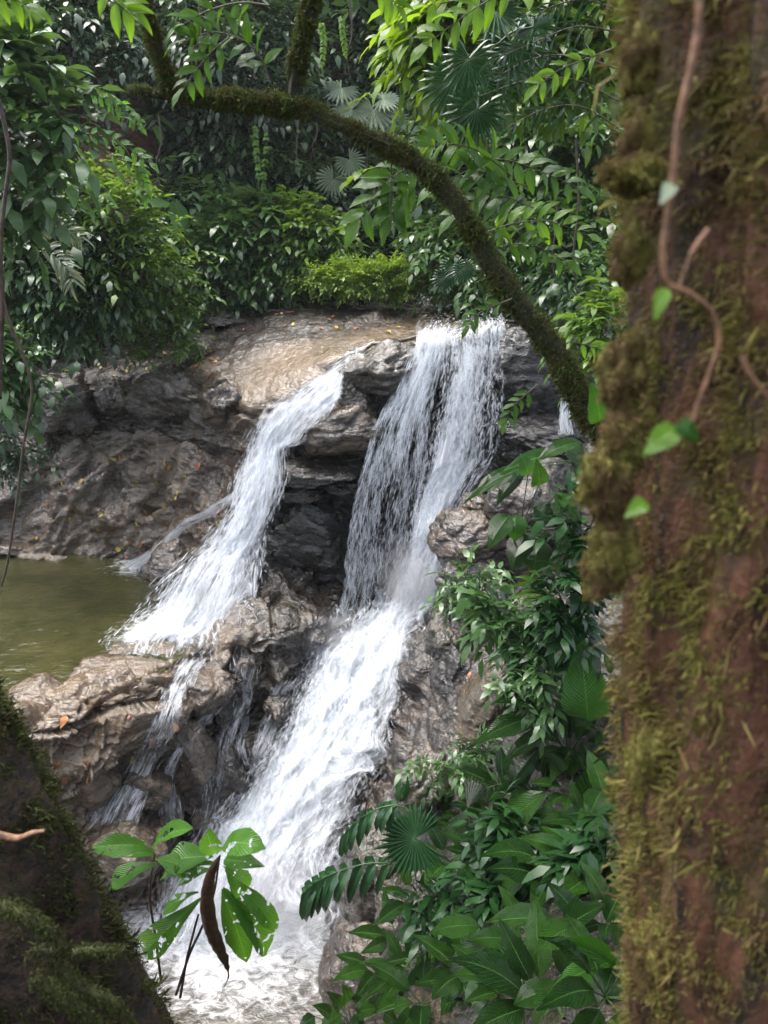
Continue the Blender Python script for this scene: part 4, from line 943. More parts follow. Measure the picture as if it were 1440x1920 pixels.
# ------------------------------------------------------------------ compound-leaved branches
CB = [
 (((505,10),(450,5),(390,20),(345,45)),3.5,6,52,'upper spray of green leaflets hanging in front of the left fork','comp'),
 (((505,150),(490,110),(455,75),(400,60),(350,75)),3.5,7,58,'lower spray of green leaflets in front of the left fork','comp'),
 (((430,70),(400,95),(370,130),(345,165)),3.5,4,52,'short spray touching the arching branch at the left','comp'),
 (((195,-40),(205,-10),(225,10),(240,20)),2.8,3,62,'bright leaflets hanging from the top edge beside the left fork','brightcomp'),
 (((-40,-20),(0,-10),(30,0),(50,8)),2.8,3,58,'bright leaflets in the top left corner','brightcomp'),
 (((700,-40),(730,-10),(742,10)),4.5,3,50,'small bright leaflets at the top centre','brightcomp'),
 (((960,-20),(900,10),(850,45),(805,80)),5.2,6,62,'bright translucent spray at the top beside the dark palm','brightcomp'),
 (((1000,-30),(930,-10),(860,0),(800,10)),5.4,6,60,'bright translucent spray along the top edge','brightcomp'),
 (((1150,90),(1100,110),(1050,130),(1010,160)),5.6,5,46,'bright leaflets among the dark stems beside the trunk','brightcomp'),
 (((800,290),(755,320),(715,350),(675,410)),5.0,6,74,'drooping leaflets left of the arching branch','comp'),
 (((790,330),(765,350),(745,375),(735,400)),5.0,4,72,'second drooping cluster left of the arching branch','comp'),
 (((960,330),(900,285),(850,270),(800,275)),4.6,6,74,'spray of leaflets over the crest of the arching branch','comp'),
 (((990,350),(930,330),(880,320),(830,345)),4.6,6,74,'middle spray of leaflets right of the arching branch','comp'),
 (((1000,390),(950,370),(905,365),(860,400)),4.6,5,70,'lower spray of leaflets right of the arching branch','comp'),
 (((880,300),(950,300),(1010,320),(1080,350)),4.8,7,56,'glossy spray reaching towards the big trunk','comp'),
 (((900,440),(960,420),(1030,415),(1100,440)),4.8,7,56,'bright spray of leaflets reaching the mossy trunk','brightcomp'),
 (((890,480),(950,460),(1000,460),(1060,490)),4.8,6,50,'lowest spray of leaflets behind the arching branch','comp'),
 (((960,560),(925,575),(895,590),(880,610)),3.3,4,36,'small dark leaflets hanging from the arching branch','comp'),
 (((1010,720),(980,745),(960,765),(950,790)),3.9,5,36,'fern-like spray hanging in front of the black buttress','comp'),
 (((1075,640),(1110,650),(1140,660)),5.0,4,44,'bright leaflets between branch and trunk','brightcomp'),
]
for i, (pts, yy, n, ll_, lab, mt) in enumerate(CB):
    spray('leaf_spray', pts, yy, n, ll_ * .86, lab, mt, wr=.36, droop=.55, group='compound leaf sprays', seed=i + 40, rach='twig', r0=.004, cat='branch')
# dark thin arching stems with narrow leaves at the top right
for i, pts in enumerate((((1160,60),(1080,50),(1000,80),(930,110)),((1160,130),(1080,105),(1000,110),(920,150)),((1160,190),(1080,150),(990,150),(900,180)),((1160,240),(1090,200),(1020,205),(950,240)),((1160,20),(1100,0),(1040,10),(990,40)))):
    spray('bamboo_plant', pts, 6.2, 9, 46, ('topmost','second','third','lowest','shortest')[i] + ' thin dark arching stem beside the trunk at top right', 'palm', prof='blade', wr=.11, droop=.8, group='dark arching stems', seed=i + 70, rach='twig', r0=.006, cat='branch')

for i, (pts, lab) in enumerate(((((497,215),(499,280),(494,340),(498,385)), 'hanging leafy creeper below the fork of the branch'),(((478,220),(480,270),(485,330)), 'short hanging creeper left of the longer one'),(((640,20),(642,60),(648,100)), 'yellowish creeper hanging at the top centre'),(((352,400),(350,440),(356,480)), 'creeper hanging against the dark cliff'),(((600,30),(606,70),(604,120)), 'thin creeper beside the upright limb'))):
    spray('hanging_creeper', pts, 15.5, 13, 9, lab, 'brightcomp', prof='ovate', wr=.7, droop=.4, group='creepers hanging on the cliff', seed=i + 90, rach='twig', r0=.006, cat='creeper')

for i, (x, y0, y1, yy, lab) in enumerate(((297,215,345,14.5,'thin bare liana hanging over the bare earth'),(590,215,300,16,'thin liana right of the hanging creepers'),(1080,260,560,9,'dark liana hanging just left of the big trunk'),(1040,320,540,10,'second dark liana left of the big trunk'),(925,110,330,9.5,'dark liana dropping from the fan palm'),(372,0,170,15,'thin liana behind the left fork'),(655,0,150,15.5,'thin liana at the top centre'))):
    t = thing('liana', W(x, y0, Y=yy), lab, 'vine', 'thin lianas of the far bank')
    stems(t, [[W(x, y0, Y=yy), W(x + 5, y0 * .6 + y1 * .4, Y=yy), W(x - 4, y0 * .3 + y1 * .7, Y=yy), W(x + 2, y1, Y=yy)]], .016, .008, 'twig', 'stem', 6, 16)
# ------------------------------------------------------------------ mossy trees
def moss_tufts(name, P, N, n_len, mat, rng, parent, wid=.18, down=.6, kseg=2):
    """short curved strands growing from points P with normals N"""
    n = len(P); b = np.array(parent.location) if parent is not None else 0
    d0 = nz(N + rng.normal(0, .55, (n, 3))); d1 = nz(d0 * .6 - UP * down + rng.normal(0, .45, (n, 3)))
    L = n_len; side = nz(np.cross(d0, rng.normal(size=(n, 3)))); w = (L * wid)[:, None]
    p0 = P - b; p1 = p0 + d0 * (L * .5)[:, None]; p2 = p1 + d1 * (L * .5)[:, None]
    V = np.stack([p0 - side * w * .35, p0 + side * w * .35, p1 - side * w * .5, p1 + side * w * .5, p2], 1).reshape(-1, 3)
    k = np.arange(n)[:, None] * 5
    F = np.stack([k + [0, 1, 3], k + [0, 3, 2], k + [2, 3, 4]], 1).reshape(-1, 3)
    return obj(name, mesh_data(name, V, F, None, {'rnd': np.repeat(rng.uniform(0, 1, n), 5)}, smooth=False), M[mat], parent, 'stuff')
def tree_tube(root, path, rad, mat, name='trunk', ns=80, nr=48, rough=.06, freq=8., ridge=.0, nridge=9):
    path = smooth_path(path, ns); rad = catmull(np.asarray(rad, float)[:, None], np.linspace(0, len(rad) - 1, ns))[:, 0]
    v, f, u = tube(path, rad, nr)
    c = np.repeat(path, nr + 1, 0); n = nz(v - c); rr = np.repeat(rad, nr + 1)
    th = u[:, 0] * 2 * np.pi
    sv = np.stack([np.cos(th) * 1.6, np.sin(th) * 1.6, u[:, 1] * .9], 1)
    dsp = rr * (rough * fbm(sv * freq / 5, 4) + ridge * pnoise(np.stack([np.cos(th) * nridge / 2.6, np.sin(th) * nridge / 2.6, u[:, 1] * 1.1], 1)))
    v = v + n * dsp[:, None]
    o = obj(name, mesh_data(name, v - np.array(root.location), f, u), M[mat], root)
    return v, n, u
rng = np.random.RandomState(3)
# the big trunk at the right edge
tb = np.array([0.70, .86, 6.6]); root = thing('mossy_tree', tb, 'big red-barked tree trunk covered in olive moss along the right edge', 'tree')
tpath = [(.83, .86, 6.4), (.715, .87, 7.2), (.63, .88, 7.9), (.58, .89, 8.5), (.545, .90, 9.0), (.52, .9, 9.6), (.47, .9, 11.5), (.6, 1.0, 15.0)]
v, n, u = tree_tube(root, tpath, [.34, .295, .275, .268, .27, .27, .26, .2], 'bark', ns=150, nr=110, rough=.10, ridge=.16, nridge=14)
def trunk_moss(v, n, cnt, thr, L, mat, seed, zlo=7.0, zhi=9.4, spread_=.5, left=1.0, down=.7, wid=.18, freq=9.):
    r = np.random.RandomState(seed)
    m = (v[:, 2] > zlo) & (v[:, 2] < zhi) & (n[:, 1] < .55) & (n[:, 0] < .5)
    q = fbm(v * freq + seed, 3) + left * (-n[:, 0] * .8) - .1
    idx = np.where(m & (q > thr))[0]
    pick = idx[r.randint(0, len(idx), cnt)]
    P = v[pick] + r.normal(0, .008, (cnt, 3))
    bl = np.clip(.5 + .9 * fbm(P * 16 + seed * 2, 2), .25, 1.9)
    return moss_tufts('moss', P, n[pick], L * r.uniform(.4, 1.3, cnt) * bl, mat, r, root, wid, down)
trunk_moss(v, n, 130000, .30, .014, 'moss', 1, freq=13., wid=.24, left=1.25)
trunk_moss(v, n, 16000, .7, .03, 'moss', 2, down=.8, wid=.10, left=.9, freq=13.)
trunk_moss(v, n, 900, .75, .06, 'moss', 9, down=.5, wid=.07, left=.8)
trunk_moss(v, n, 9000, .85, .042, 'moss', 21, down=.75, wid=.06, left=1.5, freq=7.)
trunk_moss(v, n, 6000, .25, .013, 'mossgreen', 5, left=.3, freq=14.)
def moss_cushion(px, py, yy, r, lab, seed, mat='moss', flat=1.5):
    vv, ff = ICO[4]; r0 = np.random.RandomState(seed); p = vv * np.array([1, .8, flat]) * r
    p = p * (1 + .55 * fbm(vv * 1.6 + seed, 3))[:, None]; c = W(px, py, Y=yy)
    o = obj('moss_cushion', mesh_data('moss_cushion', p + c - np.array(root.location), ff, attrs={'rnd': r0.uniform(.4, 1, len(p))}), M[mat], root); o['label'] = lab
    vn = nz(vv); pk = r0.randint(0, len(vv), 2600)
    moss_tufts('moss', p[pk] + c, vn[pk], r * .34 * r0.uniform(.4, 1.2, 2600), mat, r0, root, .2, .4)
moss_cushion(1195,330,.80,.030,'pale yellow-green moss cushion sticking out of the trunk',1,flat=.35)
moss_cushion(1193,270,.82,0.014,'olive moss lump above the pale cushion',2)
moss_cushion(1148,1020,.80,0.023,'pale moss lump bulging from the middle of the trunk',3)
moss_cushion(1168,700,.82,0.024,'shaggy moss lump on the trunk edge',4)
moss_cushion(1183,480,.82,0.017,'moss lump below the pale cushion',5)
moss_cushion(1213,1420,.80,0.023,'moss lump low on the trunk edge',6)
moss_cushion(1223,1790,.78,0.029,'moss lump at the bottom of the trunk edge',7)
moss_cushion(1198,120,.84,0.017,'moss lump near the top of the trunk edge',8)
moss_cushion(1138,900,.80,0.026,'shaggy moss lump above the bulging one',9)
moss_cushion(1130,1070,.80,0.022,'ragged moss lump under the bulging one',10)
moss_cushion(1168,830,.80,0.023,'brown moss lump at the height of the paired leaves',11)
# added leafy top and limbs, out of view, widened to shade the bank below
cr = np.random.RandomState(8); A = cr.normal(size=(2600, 3)); A = nz(A) * cr.uniform(.3, 1, (2600, 1)) ** .5 * np.array([4.6, 4.6, 1.7]) + np.array([3.4, 2.6, 15.4])
arr = sprigs(A, cr.normal(size=(2600, 3)) + UP * .3, cr, 8, .9, .34, .45, .4)
arr[0] -= tb; obj('shade_crown', leaves_mesh('shade_crown', *arr), M['small'], root, 'stuff')
stems(root, [[np.array(tpath[-2]), np.array([.6, 1, 14.]), np.array([2.9 + 3.0 * math.cos(a), 2.3 + 2.8 * math.sin(a), 15.4])] for a in (0, 1.3, 2.6, 3.9, 5.2)], .13, .04, 'bark', 'limb', 8)

# vine climbing on the trunk
vr = thing('climbing_vine', W(1310, -20, Y=.60), 'thin rust-brown vine with small oval leaves climbing the big trunk', 'vine')
vpx = [(1312,-30),(1308,60),(1290,150),(1272,230),(1262,330),(1252,400),(1243,470),(1250,530),(1290,548),(1335,585),(1348,640),(1330,700),(1308,760),(1300,790)]
vd = [.60] * 14
stems(vr, [[W(x, y, Y=d_) for (x, y), d_ in zip(vpx, vd)]], .0029, .0018, 'vine', 'stem', 8, 60)
stems(vr, [[W(1390,665,Y=.58), W(1405,700,Y=.575), W(1440,745,Y=.57)]], .0024, .0016, 'vine', 'side_shoot', 6, 14)
stems(vr, [[W(1330,430,Y=.6), W(1300,470,Y=.6), W(1275,535,Y=.6)]], .0024, .0016, 'vine', 'side_shoot', 6, 14)
for (bx, by, tx, ty, w_, mt, lab) in ((1262,345,1236,386,15,'palmgrey','grey-green oval leaf'),(1248,540,1226,604,15,'brightcomp','bright green lower leaf'),(1268,800,1205,856,25,'brightcomp','large bright green leaf of the pair'),(1272,790,1310,830,18,'broadlight','small leaf of the pair'),(1212,940,1170,972,17,'brightcomp','lowest bright oval leaf')):
    s_ = mpp(by, .585); o = leaf(vr, W(bx, by, Y=.59), W(tx, ty, Y=.58), w_ * 2 * s_, 'ovate', mt, nrm=TOCAM(W(bx, by, Y=.59)) + UP * .2); o['label'] = lab

# the arching mossy branch
bp = [(1190,900,3.25),(1150,850,3.25),(1085,740,3.3),(1040,660,3.35),(960,555,3.4),(905,465,3.45),(845,370,3.5),(770,298,3.55),(680,253,3.6),(600,218,3.65),(540,200,3.7),(450,190,3.75),(380,184,3.8),(330,168,3.8),(303,120,3.8),(283,55,3.8),(255,-40,3.8),(225,-160,3.8)]
br = [40,40,37,36,33,30,28,27,25,24,25,22,22,24,22,20,19,17]
pth = [W(x, y, Y=d_) for x, y, d_ in bp]; ar = thing('arching_tree', pth[0], 'slender dark mossy tree arching over the falls from right to left', 'tree')
def mossy(rt, pth, radpx, yy, cnt, L, seed, name='trunk', top=.25, nr=28, ns=160):
    rad = [r * .5 * mpp(400, yy) for r in radpx]
    v, n, u = tree_tube(rt, pth, rad, 'mossdark', name, ns, nr, .4, 20.)
    r = np.random.RandomState(seed); q = fbm(v * 7 + seed, 3) + n[:, 2] * .5; idx = np.where(q > -top)[0]
    pk = idx[r.randint(0, len(idx), cnt)]
    bl = np.clip(.8 + .8 * fbm(v[pk] * 9 + seed, 2), .55, 1.9)
    moss_tufts('moss', v[pk] + r.normal(0, .006, (cnt, 3)), n[pk], L * r.uniform(.4, 1.25, cnt) * bl, 'mossgreen', r, rt, .16, .35)
    return v, n
mossy(ar, pth, br, 3.5, 62000, .028, 4, top=.95)
mossy(ar, [W(x, y, Y=3.7) for x, y in ((548,205),(552,160),(556,130),(572,60),(590,-20),(600,-120))], [22,18,17,17,16,14], 3.7, 9000, .03, 5, 'branch', .5, ns=60)
mossy(ar, [W(x, y, Y=3.8) for x, y in ((345,178),(300,178),(265,172),(240,168))], [18,12,9,5], 3.8, 1500, .026, 6, 'branch', ns=30)
for hx, y0, y1 in ((735,290,440),(560,225,310),(692,262,330)):
    stems(ar, [[W(hx,y0,Y=3.58), W(hx-3,(y0+y1)/2,Y=3.58), W(hx-4,y1,Y=3.58)]], .003, .0015, 'twig', 'hanging_root')

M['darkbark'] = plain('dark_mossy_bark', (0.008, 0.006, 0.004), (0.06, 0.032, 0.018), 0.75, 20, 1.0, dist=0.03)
# the leaning mossy trunk in the lower left corner
lp0 = W(120, 2120, Y=1.75); lt = thing('leaning_mossy_tree', lp0, 'leaning dark mossy trunk with green roots in the lower left corner', 'tree')
lpath = [W(190,2250,Y=1.75), W(70,2040,Y=1.75), W(-45,1830,Y=1.78), W(-150,1620,Y=1.8), W(-225,1450,Y=1.85), W(-300,1300,Y=1.9), W(-420,1080,Y=2.0), W(-700,700,Y=2.2)]
v, n, u = tree_tube(lt, lpath, [r * mpp(1600, 1.78) for r in (285,272,258,244,228,214,205,190)], 'darkbark', ns=120, nr=80, rough=.10, ridge=.12, nridge=10)
def left_moss(cnt, thr, L, mat, seed, down=.5, wid=.2):
    r = np.random.RandomState(seed); q = fbm(v * 7 + seed, 3) + .6 * n[:, 0] + .35 * n[:, 2]
    idx = np.where((q > thr) & (v[:, 0] > -1.6))[0]; pk = idx[r.randint(0, len(idx), cnt)]
    moss_tufts('moss', v[pk] + r.normal(0, .012, (cnt, 3)), n[pk], L * r.uniform(.4, 1.3, cnt) * np.clip(.6 + .9 * fbm(v[pk] * 8, 2), .3, 2), mat, r, lt, wid, down)
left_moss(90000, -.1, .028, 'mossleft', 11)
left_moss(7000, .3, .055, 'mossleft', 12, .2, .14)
for pts, r0 in (([(-20,1690),(40,1715),(90,1745),(130,1785)],.013),([(60,1782),(120,1786),(180,1780),(232,1784)],.009),([(60,1830),(110,1870),(160,1905),(200,1940)],.013),([(100,1805),(150,1850),(210,1880),(250,1930)],.012),([(-20,1560),(30,1572),(60,1562),(84,1558)],.007)):
    rv, rn_, _u = tree_tube(lt, [W(x, y, Y=1.30) for x, y in pts], [r0 * .9, r0, r0 * .8, r0 * .5], 'root' if r0 > .008 else 'vine', 'aerial_root', 50, 14, .45, 30.)
    if r0 > .008:
        rq = np.random.RandomState(int(r0 * 1e4)); pk = rq.randint(0, len(rv), 1500)
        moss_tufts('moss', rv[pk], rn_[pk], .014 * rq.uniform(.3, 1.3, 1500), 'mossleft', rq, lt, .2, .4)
# thin dark liana hanging at the left edge
li = thing('hanging_vine', W(0, 190, Y=5), 'thin dark liana hanging down the left edge of the view', 'vine')
stems(li, [[W(x, y, Y=5) for x, y in ((-5,180),(10,240),(18,300),(8,380),(2,450),(3,540),(20,610),(45,670),(60,735),(45,830),(30,950),(15,1050),(2,1100))]], .014, .008, 'twig', 'stem', 7, 60)
stems(li, [[W(x, y, Y=5) for x, y in ((-2,480),(4,560),(2,640),(0,740))]], .022, .012, 'twig', 'stem', 7, 20)

# ------------------------------------------------------------------ sapling in front of the cascade
SY = 2.55
sp = thing('sapling', W(335, 1865, Y=SY), 'young broad-leaved sapling with chewed leaves in front of the lower cascade', 'plant')
node1, node2 = W(290, 1600, Y=SY + .05), W(412, 1605, Y=SY - .05)
stems(sp, [[W(302,1840,Y=SY+.05), W(292,1760,Y=SY+.05), W(281,1680,Y=SY+.05), node1], [W(330,1865,Y=SY), W(355,1790,Y=SY), W(378,1740,Y=SY), W(400,1680,Y=SY-.03), node2], [W(338,1870,Y=SY), W(350,1800,Y=SY), W(365,1740,Y=SY), W(372,1715,Y=SY)]], .0065, .0045, 'twig', 'stem', 8, 20)
for bx, by, tx, ty, w_, var in ((283,1588,172,1590,42,1),(285,1590,362,1553,44,0),(292,1600,170,1598,30,2),(300,1618,205,1668,40,1),(290,1610,372,1640,42,3),
     (405,1600,385,1548,40,0),(415,1590,498,1590,56,1),(400,1606,310,1618,58,0),(420,1612,497,1625,36,2),(412,1620,300,1650,30,1),(418,1625,462,1672,50,3),(430,1640,520,1742,38,1),
     (410,1660,500,1790,66,0),(415,1670,462,1805,60,2),(380,1680,268,1785,56,1),(372,1672,305,1716,30,3),(400,1630,335,1660,34,0)):
    s_ = mpp(by, SY); dy = RL.uniform(-.12, .06)
    leaf(sp, W(bx, by, Y=SY), W(tx, ty, Y=SY + dy), w_ * s_, 'obov' if var != 2 else 'lance', 'sapling', variant=var)
# the dead leaf: a rolled brown blade hanging from the upper node
cur = smooth_path([W(412,1605,Y=SY-.1), W(395,1640,Y=SY-.1), W(388,1690,Y=SY-.1), W(396,1740,Y=SY-.1), W(412,1780,Y=SY-.1), W(424,1805,Y=SY-.1), W(428,1830,Y=SY-.1), W(420,1852,Y=SY-.1)], 40)
rad = np.interp(np.linspace(0, 1, 40), [0, .1, .3, .5, .7, .8, 1], [.004, .018, .030, .028, .014, .004, .002])
vd_, fd_, ud_ = tube(cur, rad, 14); vd_ = vd_ + .006 * np.stack([pnoise(vd_ * 40), pnoise(vd_ * 40 + 7), pnoise(vd_ * 40 + 3)], 1)
o = obj('dead_leaf', mesh_data('dead_leaf', vd_ - np.array(sp.location), fd_, ud_), M['deadleaf'], sp); o['label'] = 'rolled dry brown leaf hanging from the stem'

# ------------------------------------------------------------------ plants on the right bank
def dist(px, py, k=.93):
    h = hit(px, py); return h[0][1] * k
HERO = [  # base, tip, width px, mat, profile, plant id
 (1103,1350,1089,1206,74,'broadlight','ovate',0),(1077,1336,1016,1289,45,'broad','lance',0),(1020,1331,936,1320,50,'broad','ovate',0),(1060,1336,893,1398,38,'broad','lance',0),(1042,1369,950,1430,28,'broad','lance',0),(1062,1400,1050,1465,52,'broad','ovate',0),(1090,1390,1110,1440,40,'broad','lance',0),
 (1025,1485,931,1592,52,'broad','lance',1),(1103,1525,1130,1425,66,'broad','ovate',1),(1084,1539,1016,1555,28,'broad','lance',1),(1090,1540,1075,1600,36,'broad','lance',1),(1035,1520,1025,1600,40,'broad','lance',1),
 (1008,1612,910,1608,48,'broad','ovate',2),(1032,1615,950,1702,52,'broad','lance',2),(1051,1610,1082,1720,54,'broadlight','ovate',2),(1060,1600,1130,1640,40,'broad','lance',2),(1040,1600,1010,1555,40,'broad','lance',2),
 (1037,1723,922,1730,40,'broad','lance',3),(1084,1735,1010,1785,52,'broad','lance',3),(1060,1740,1130,1700,44,'broad','ovate',3),(1070,1750,1060,1830,50,'broad','ovate',3),
 (900,1737,812,1750,38,'broad','lance',4),(950,1761,860,1796,44,'broad','lance',4),(947,1770,955,1845,56,'broad','ovate',4),(930,1740,990,1790,46,'broad','lance',4),(920,1765,850,1840,50,'broad','lance',4),
 (1165,1800,1040,1858,38,'broadlight','lance',5),(1150,1810,1046,1768,34,'broadlight','lance',5),(1150,1815,1120,1900,46,'broad','ovate',5),(1160,1780,1190,1730,40,'broad','ovate',5),
 (1060,1850,1010,1925,64,'broad','ovate',6),(1075,1855,1120,1930,60,'broad','ovate',6),(1040,1850,970,1880,40,'broad','lance',6),
 (912,1825,898,1900,38,'broad','lance',7),(890,1830,840,1900,52,'broad','lance',7),(860,1830,815,1870,44,'broad','lance',7),(900,1820,960,1870,44,'broad','lance',7),
 (1140,1470,1200,1440,44,'broad','lance',8),(1150,1480,1190,1520,44,'broad','lance',8),(1130,1480,1105,1535,40,'broad','lance',8),
 (1010,1400,960,1470,36,'broad','lance',9),(1020,1410,985,1490,36,'broad','lance',9),(1030,1410,1060,1490,40,'broad','lance',9),
]
PL = ['tall plant with one big upright ribbed leaf on the right bank','plant with arching glossy leaves below the big upright leaf','rosette with a shiny horizontal leaf in the middle of the right bank','broad-leaved plant right of the yellowed leaf','spreading rosette at the lower middle of the right bank','plant with two bright green leaves beside the mossy trunk','broad-leaved plant at the bottom edge beside the mossy trunk','dark rosette at the bottom edge right of the brown rock','leafy plant touching the trunk right of the upright leaf','dark plant with narrow leaves under the upright leaf']
roots = {}
for h_ in HERO:
    roots.setdefault(h_[7], []).append(h_)
for pid, hs in roots.items():
    bx = np.mean([h_[0] for h_ in hs]); by = np.mean([h_[1] for h_ in hs])
    g = hit(bx, by + 60)[0]; rt = thing('broad_leaved_plant', g, PL[pid], 'plant', 'broad-leaved plants of the right bank')
    paths = []
    yb = min(dist(bx, by), hit(bx, by)[0][1] - .3)
    for h_ in hs:
        yy = yb + RL.uniform(-.12, .12); b = W(h_[0], h_[1], Y=yy); t_ = W(h_[2], h_[3], Y=yy + RL.uniform(-.2, .08)); s_ = mpp(h_[1], yy)
        leaf(rt, b, b + (t_ - b) * 1.12, h_[4] * 1.2 * s_, h_[6], h_[5], nrm=(TOCAM(b) if h_[0] == 1103 else None))
        paths.append([g, (g + b) / 2 + np.array([0, 0, -.03]), b])
    stems(rt, paths, .010, .006, 'stem', 'stem')
# yellowed leaf
yl = thing('yellowed_leaf_plant', W(945, 1800, Y=dist(945,1800)), 'hanging yellowing leaf with holes low on the right bank', 'plant')
M['yl'] = leaf_mat('yellowed_leaf', (0.16, 0.2, 0.02), (0.3, 0.32, 0.03), 0.4, .3, .5, 8, True)
yy = dist(945, 1810); leaf(yl, W(945,1812,Y=yy), W(938,1895,Y=yy), 46 * mpp(1850, yy), 'ovate', 'yl', nrm=TOCAM(W(945,1812,Y=yy)))
stems(yl, [[W(960,1780,Y=yy+.2), W(950,1795,Y=yy+.05), W(945,1812,Y=yy)]], .005, .004)
# fan palm of the bank
py_ = 5.3; fp = thing('fan_palm', W(880, 1700, Y=5.6), 'round-leaved green fan palm leaning over the lower cascade', 'palm')
c0 = W(779, 1573, Y=py_); fan(fp, c0, W(700,1580,Y=py_) - c0, TOCAM(c0) + np.array([-.1, 0, .35]), 80 * mpp(1573, py_), 30, 300, 'palm', .72, 5, droop=.06)
c1 = W(876, 1516, Y=py_ + .1); fan(fp, c1, W(898,1450,Y=py_+.1) - c1, TOCAM(c1) + UP * .3, 72 * mpp(1516, py_), 9, 60, 'broad', .8, 6, droop=.02); fan(fp, c1, W(850,1580,Y=py_+.1) - c1, TOCAM(c1) + UP * .3, 66 * mpp(1516, py_), 9, 62, 'broad', .8, 7, droop=.02)
stems(fp, [[W(900,1690,Y=5.6), W(850,1620,Y=5.45), c0], [W(920,1690,Y=5.6), W(900,1590,Y=5.4), c1]], .010, .007)
# feathered palm fronds leaning over the water
def frond(pts, yy, n, ll_, lab, seed, mat='palm'):
    rnd = random.Random(seed); path = [W(x, y, Y=yy) for x, y in pts]; cur = smooth_path(path, 40); T = nz(np.gradient(cur, axis=0))
    rt = thing('palm_frond', cur[0], lab, 'palm frond', 'feathered fronds over the cascade'); stems(rt, [path], .007, .003, 'stem', 'rachis', 7, 20)
    for q in range(n):
        i = min(39, int(4 + 35 * (q + .5) / n)); p = cur[i]; l = ll_ * mpp(1600, yy) * (1.05 - .45 * abs(q / n - .45)) * rnd.uniform(.9, 1.1)
        for sg in (0, 1):
            d_ = nz(T[i] * .45 + np.array([0, -.25 if sg else .5, -1.0 + .45 * sg * 0]) + (np.array([0, .9, .35]) if sg else 0)) if sg else nz(T[i] * .35 + np.array([0, -.2, -1.0]))
            leaf(rt, p, p + d_ * l * (.7 if sg else 1), l * .24, 'blade', mat, nrm=TOCAM(p) + UP * .5 + T[i] * .3, name='leaflet')
    return rt
frond([(760,1625),(700,1618),(640,1632),(600,1650),(572,1672)], 5.2, 9, 88, 'lower feathered palm frond with hanging leaflets over the cascade', 1)
frond([(762,1515),(735,1510),(700,1520),(665,1545),(640,1572)], 5.35, 8, 62, 'upper feathered palm frond reaching left over the cascade', 2)
sx = thing('palm_leaflet', W(749,1501,Y=5.3), 'single upright split palm leaf above the upper frond', 'palm frond')
for t_ in ((763,1452),(775,1462),(752,1460)): leaf(sx, W(749,1503,Y=5.3), W(*t_, Y=5.3), 14 * mpp(1500, 5.3), 'blade', 'palm')
# round-leaved plant at the bottom edge
rp = thing('round_leaved_plant', W(640, 1925, Y=4.4), 'small plant with round glossy leaves at the bottom edge', 'plant'); pp = []
for bx, by, tx, ty, w_ in ((640,1900,600,1935,34),(640,1890,612,1860,28),(650,1880,640,1845,30),(665,1890,690,1862,30),(670,1900,715,1890,36),(660,1905,680,1935,34),(700,1890,720,1860,26),(590,1905,560,1930,26),(720,1900,745,1920,30),(740,1890,775,1880,30),(620,1905,585,1885,26)):
    yy = 4.4; leaf(rp, W(bx,by,Y=yy), W(tx,ty,Y=yy-.05), w_ * mpp(1900, yy), 'ovate', 'broad'); pp.append([W(660,1935,Y=4.45), W((bx+660)/2,by+15,Y=yy), W(bx,by,Y=yy)])
stems(rp, pp, .005, .003)
M['bankleaf'] = leaf_mat('bank_leaf', (0.008, 0.030, 0.009), (0.022, 0.070, 0.018), 0.25, 0.2, 0, spec=0.35)
# aroid-like leaves in front of the boulder
for lab, yy0, ls in (
  ('trailing plant with long pale leaves beside the tiny side fall', 7.4, ((1090,830,1000,870,30,'broad','lance'),(1040,850,940,885,28,'broadlight','lance'),(1000,870,868,945,34,'broad','lance'),(985,880,930,950,30,'broad','lance'),(1060,840,1110,880,36,'broad','ovate'))),
  ('plant with heart-shaped leaves in front of the brown boulder', 6.6, ((955,965,915,1030,44,'broad','ovate'),(968,965,965,1015,44,'broadlight','ovate'),(1000,950,1040,985,44,'broad','ovate'),(990,890,975,850,34,'broadlight','ovate'),(1010,910,1005,860,36,'broad','ovate'),(985,1000,960,1070,50,'broad','ovate'),(1010,1010,1000,1080,56,'broad','ovate'),(1040,930,1090,990,44,'broad','ovate'),(1050,990,1080,1060,50,'broad','ovate'))),
  ('narrow bright fern-like plant below the boulder', 6.4, ((1030,1110,950,1125,12,'brightcomp','lance'),(1025,1100,955,1100,12,'brightcomp','lance'),(1015,1095,960,1082,12,'brightcomp','lance'),(1025,1118,965,1140,12,'brightcomp','lance'),(1010,1090,985,1072,10,'brightcomp','lance'))),
  ('single broad ribbed leaf beside the foot of the arching branch', 3.0, ((1125,790,1105,715,54,'broadlight','ovate'),))):
    g = W(ls[0][0] + 20, ls[0][1] + 30, Y=yy0 + .3); rt = thing('broad_leaved_plant', g, lab, 'plant', 'broad-leaved plants of the right bank')
    pp = []
    for bx, by, tx, ty, w_, mt, pr in ls:
        b = W(bx, by, Y=yy0); leaf(rt, b, W(tx, ty, Y=yy0 - RL.uniform(0, .2)), w_ * mpp(by, yy0), pr, mt, nrm=TOCAM(b) * .8 + UP * .6); pp.append([g, (g + b) / 2, b])
    stems(rt, pp, .007, .004)
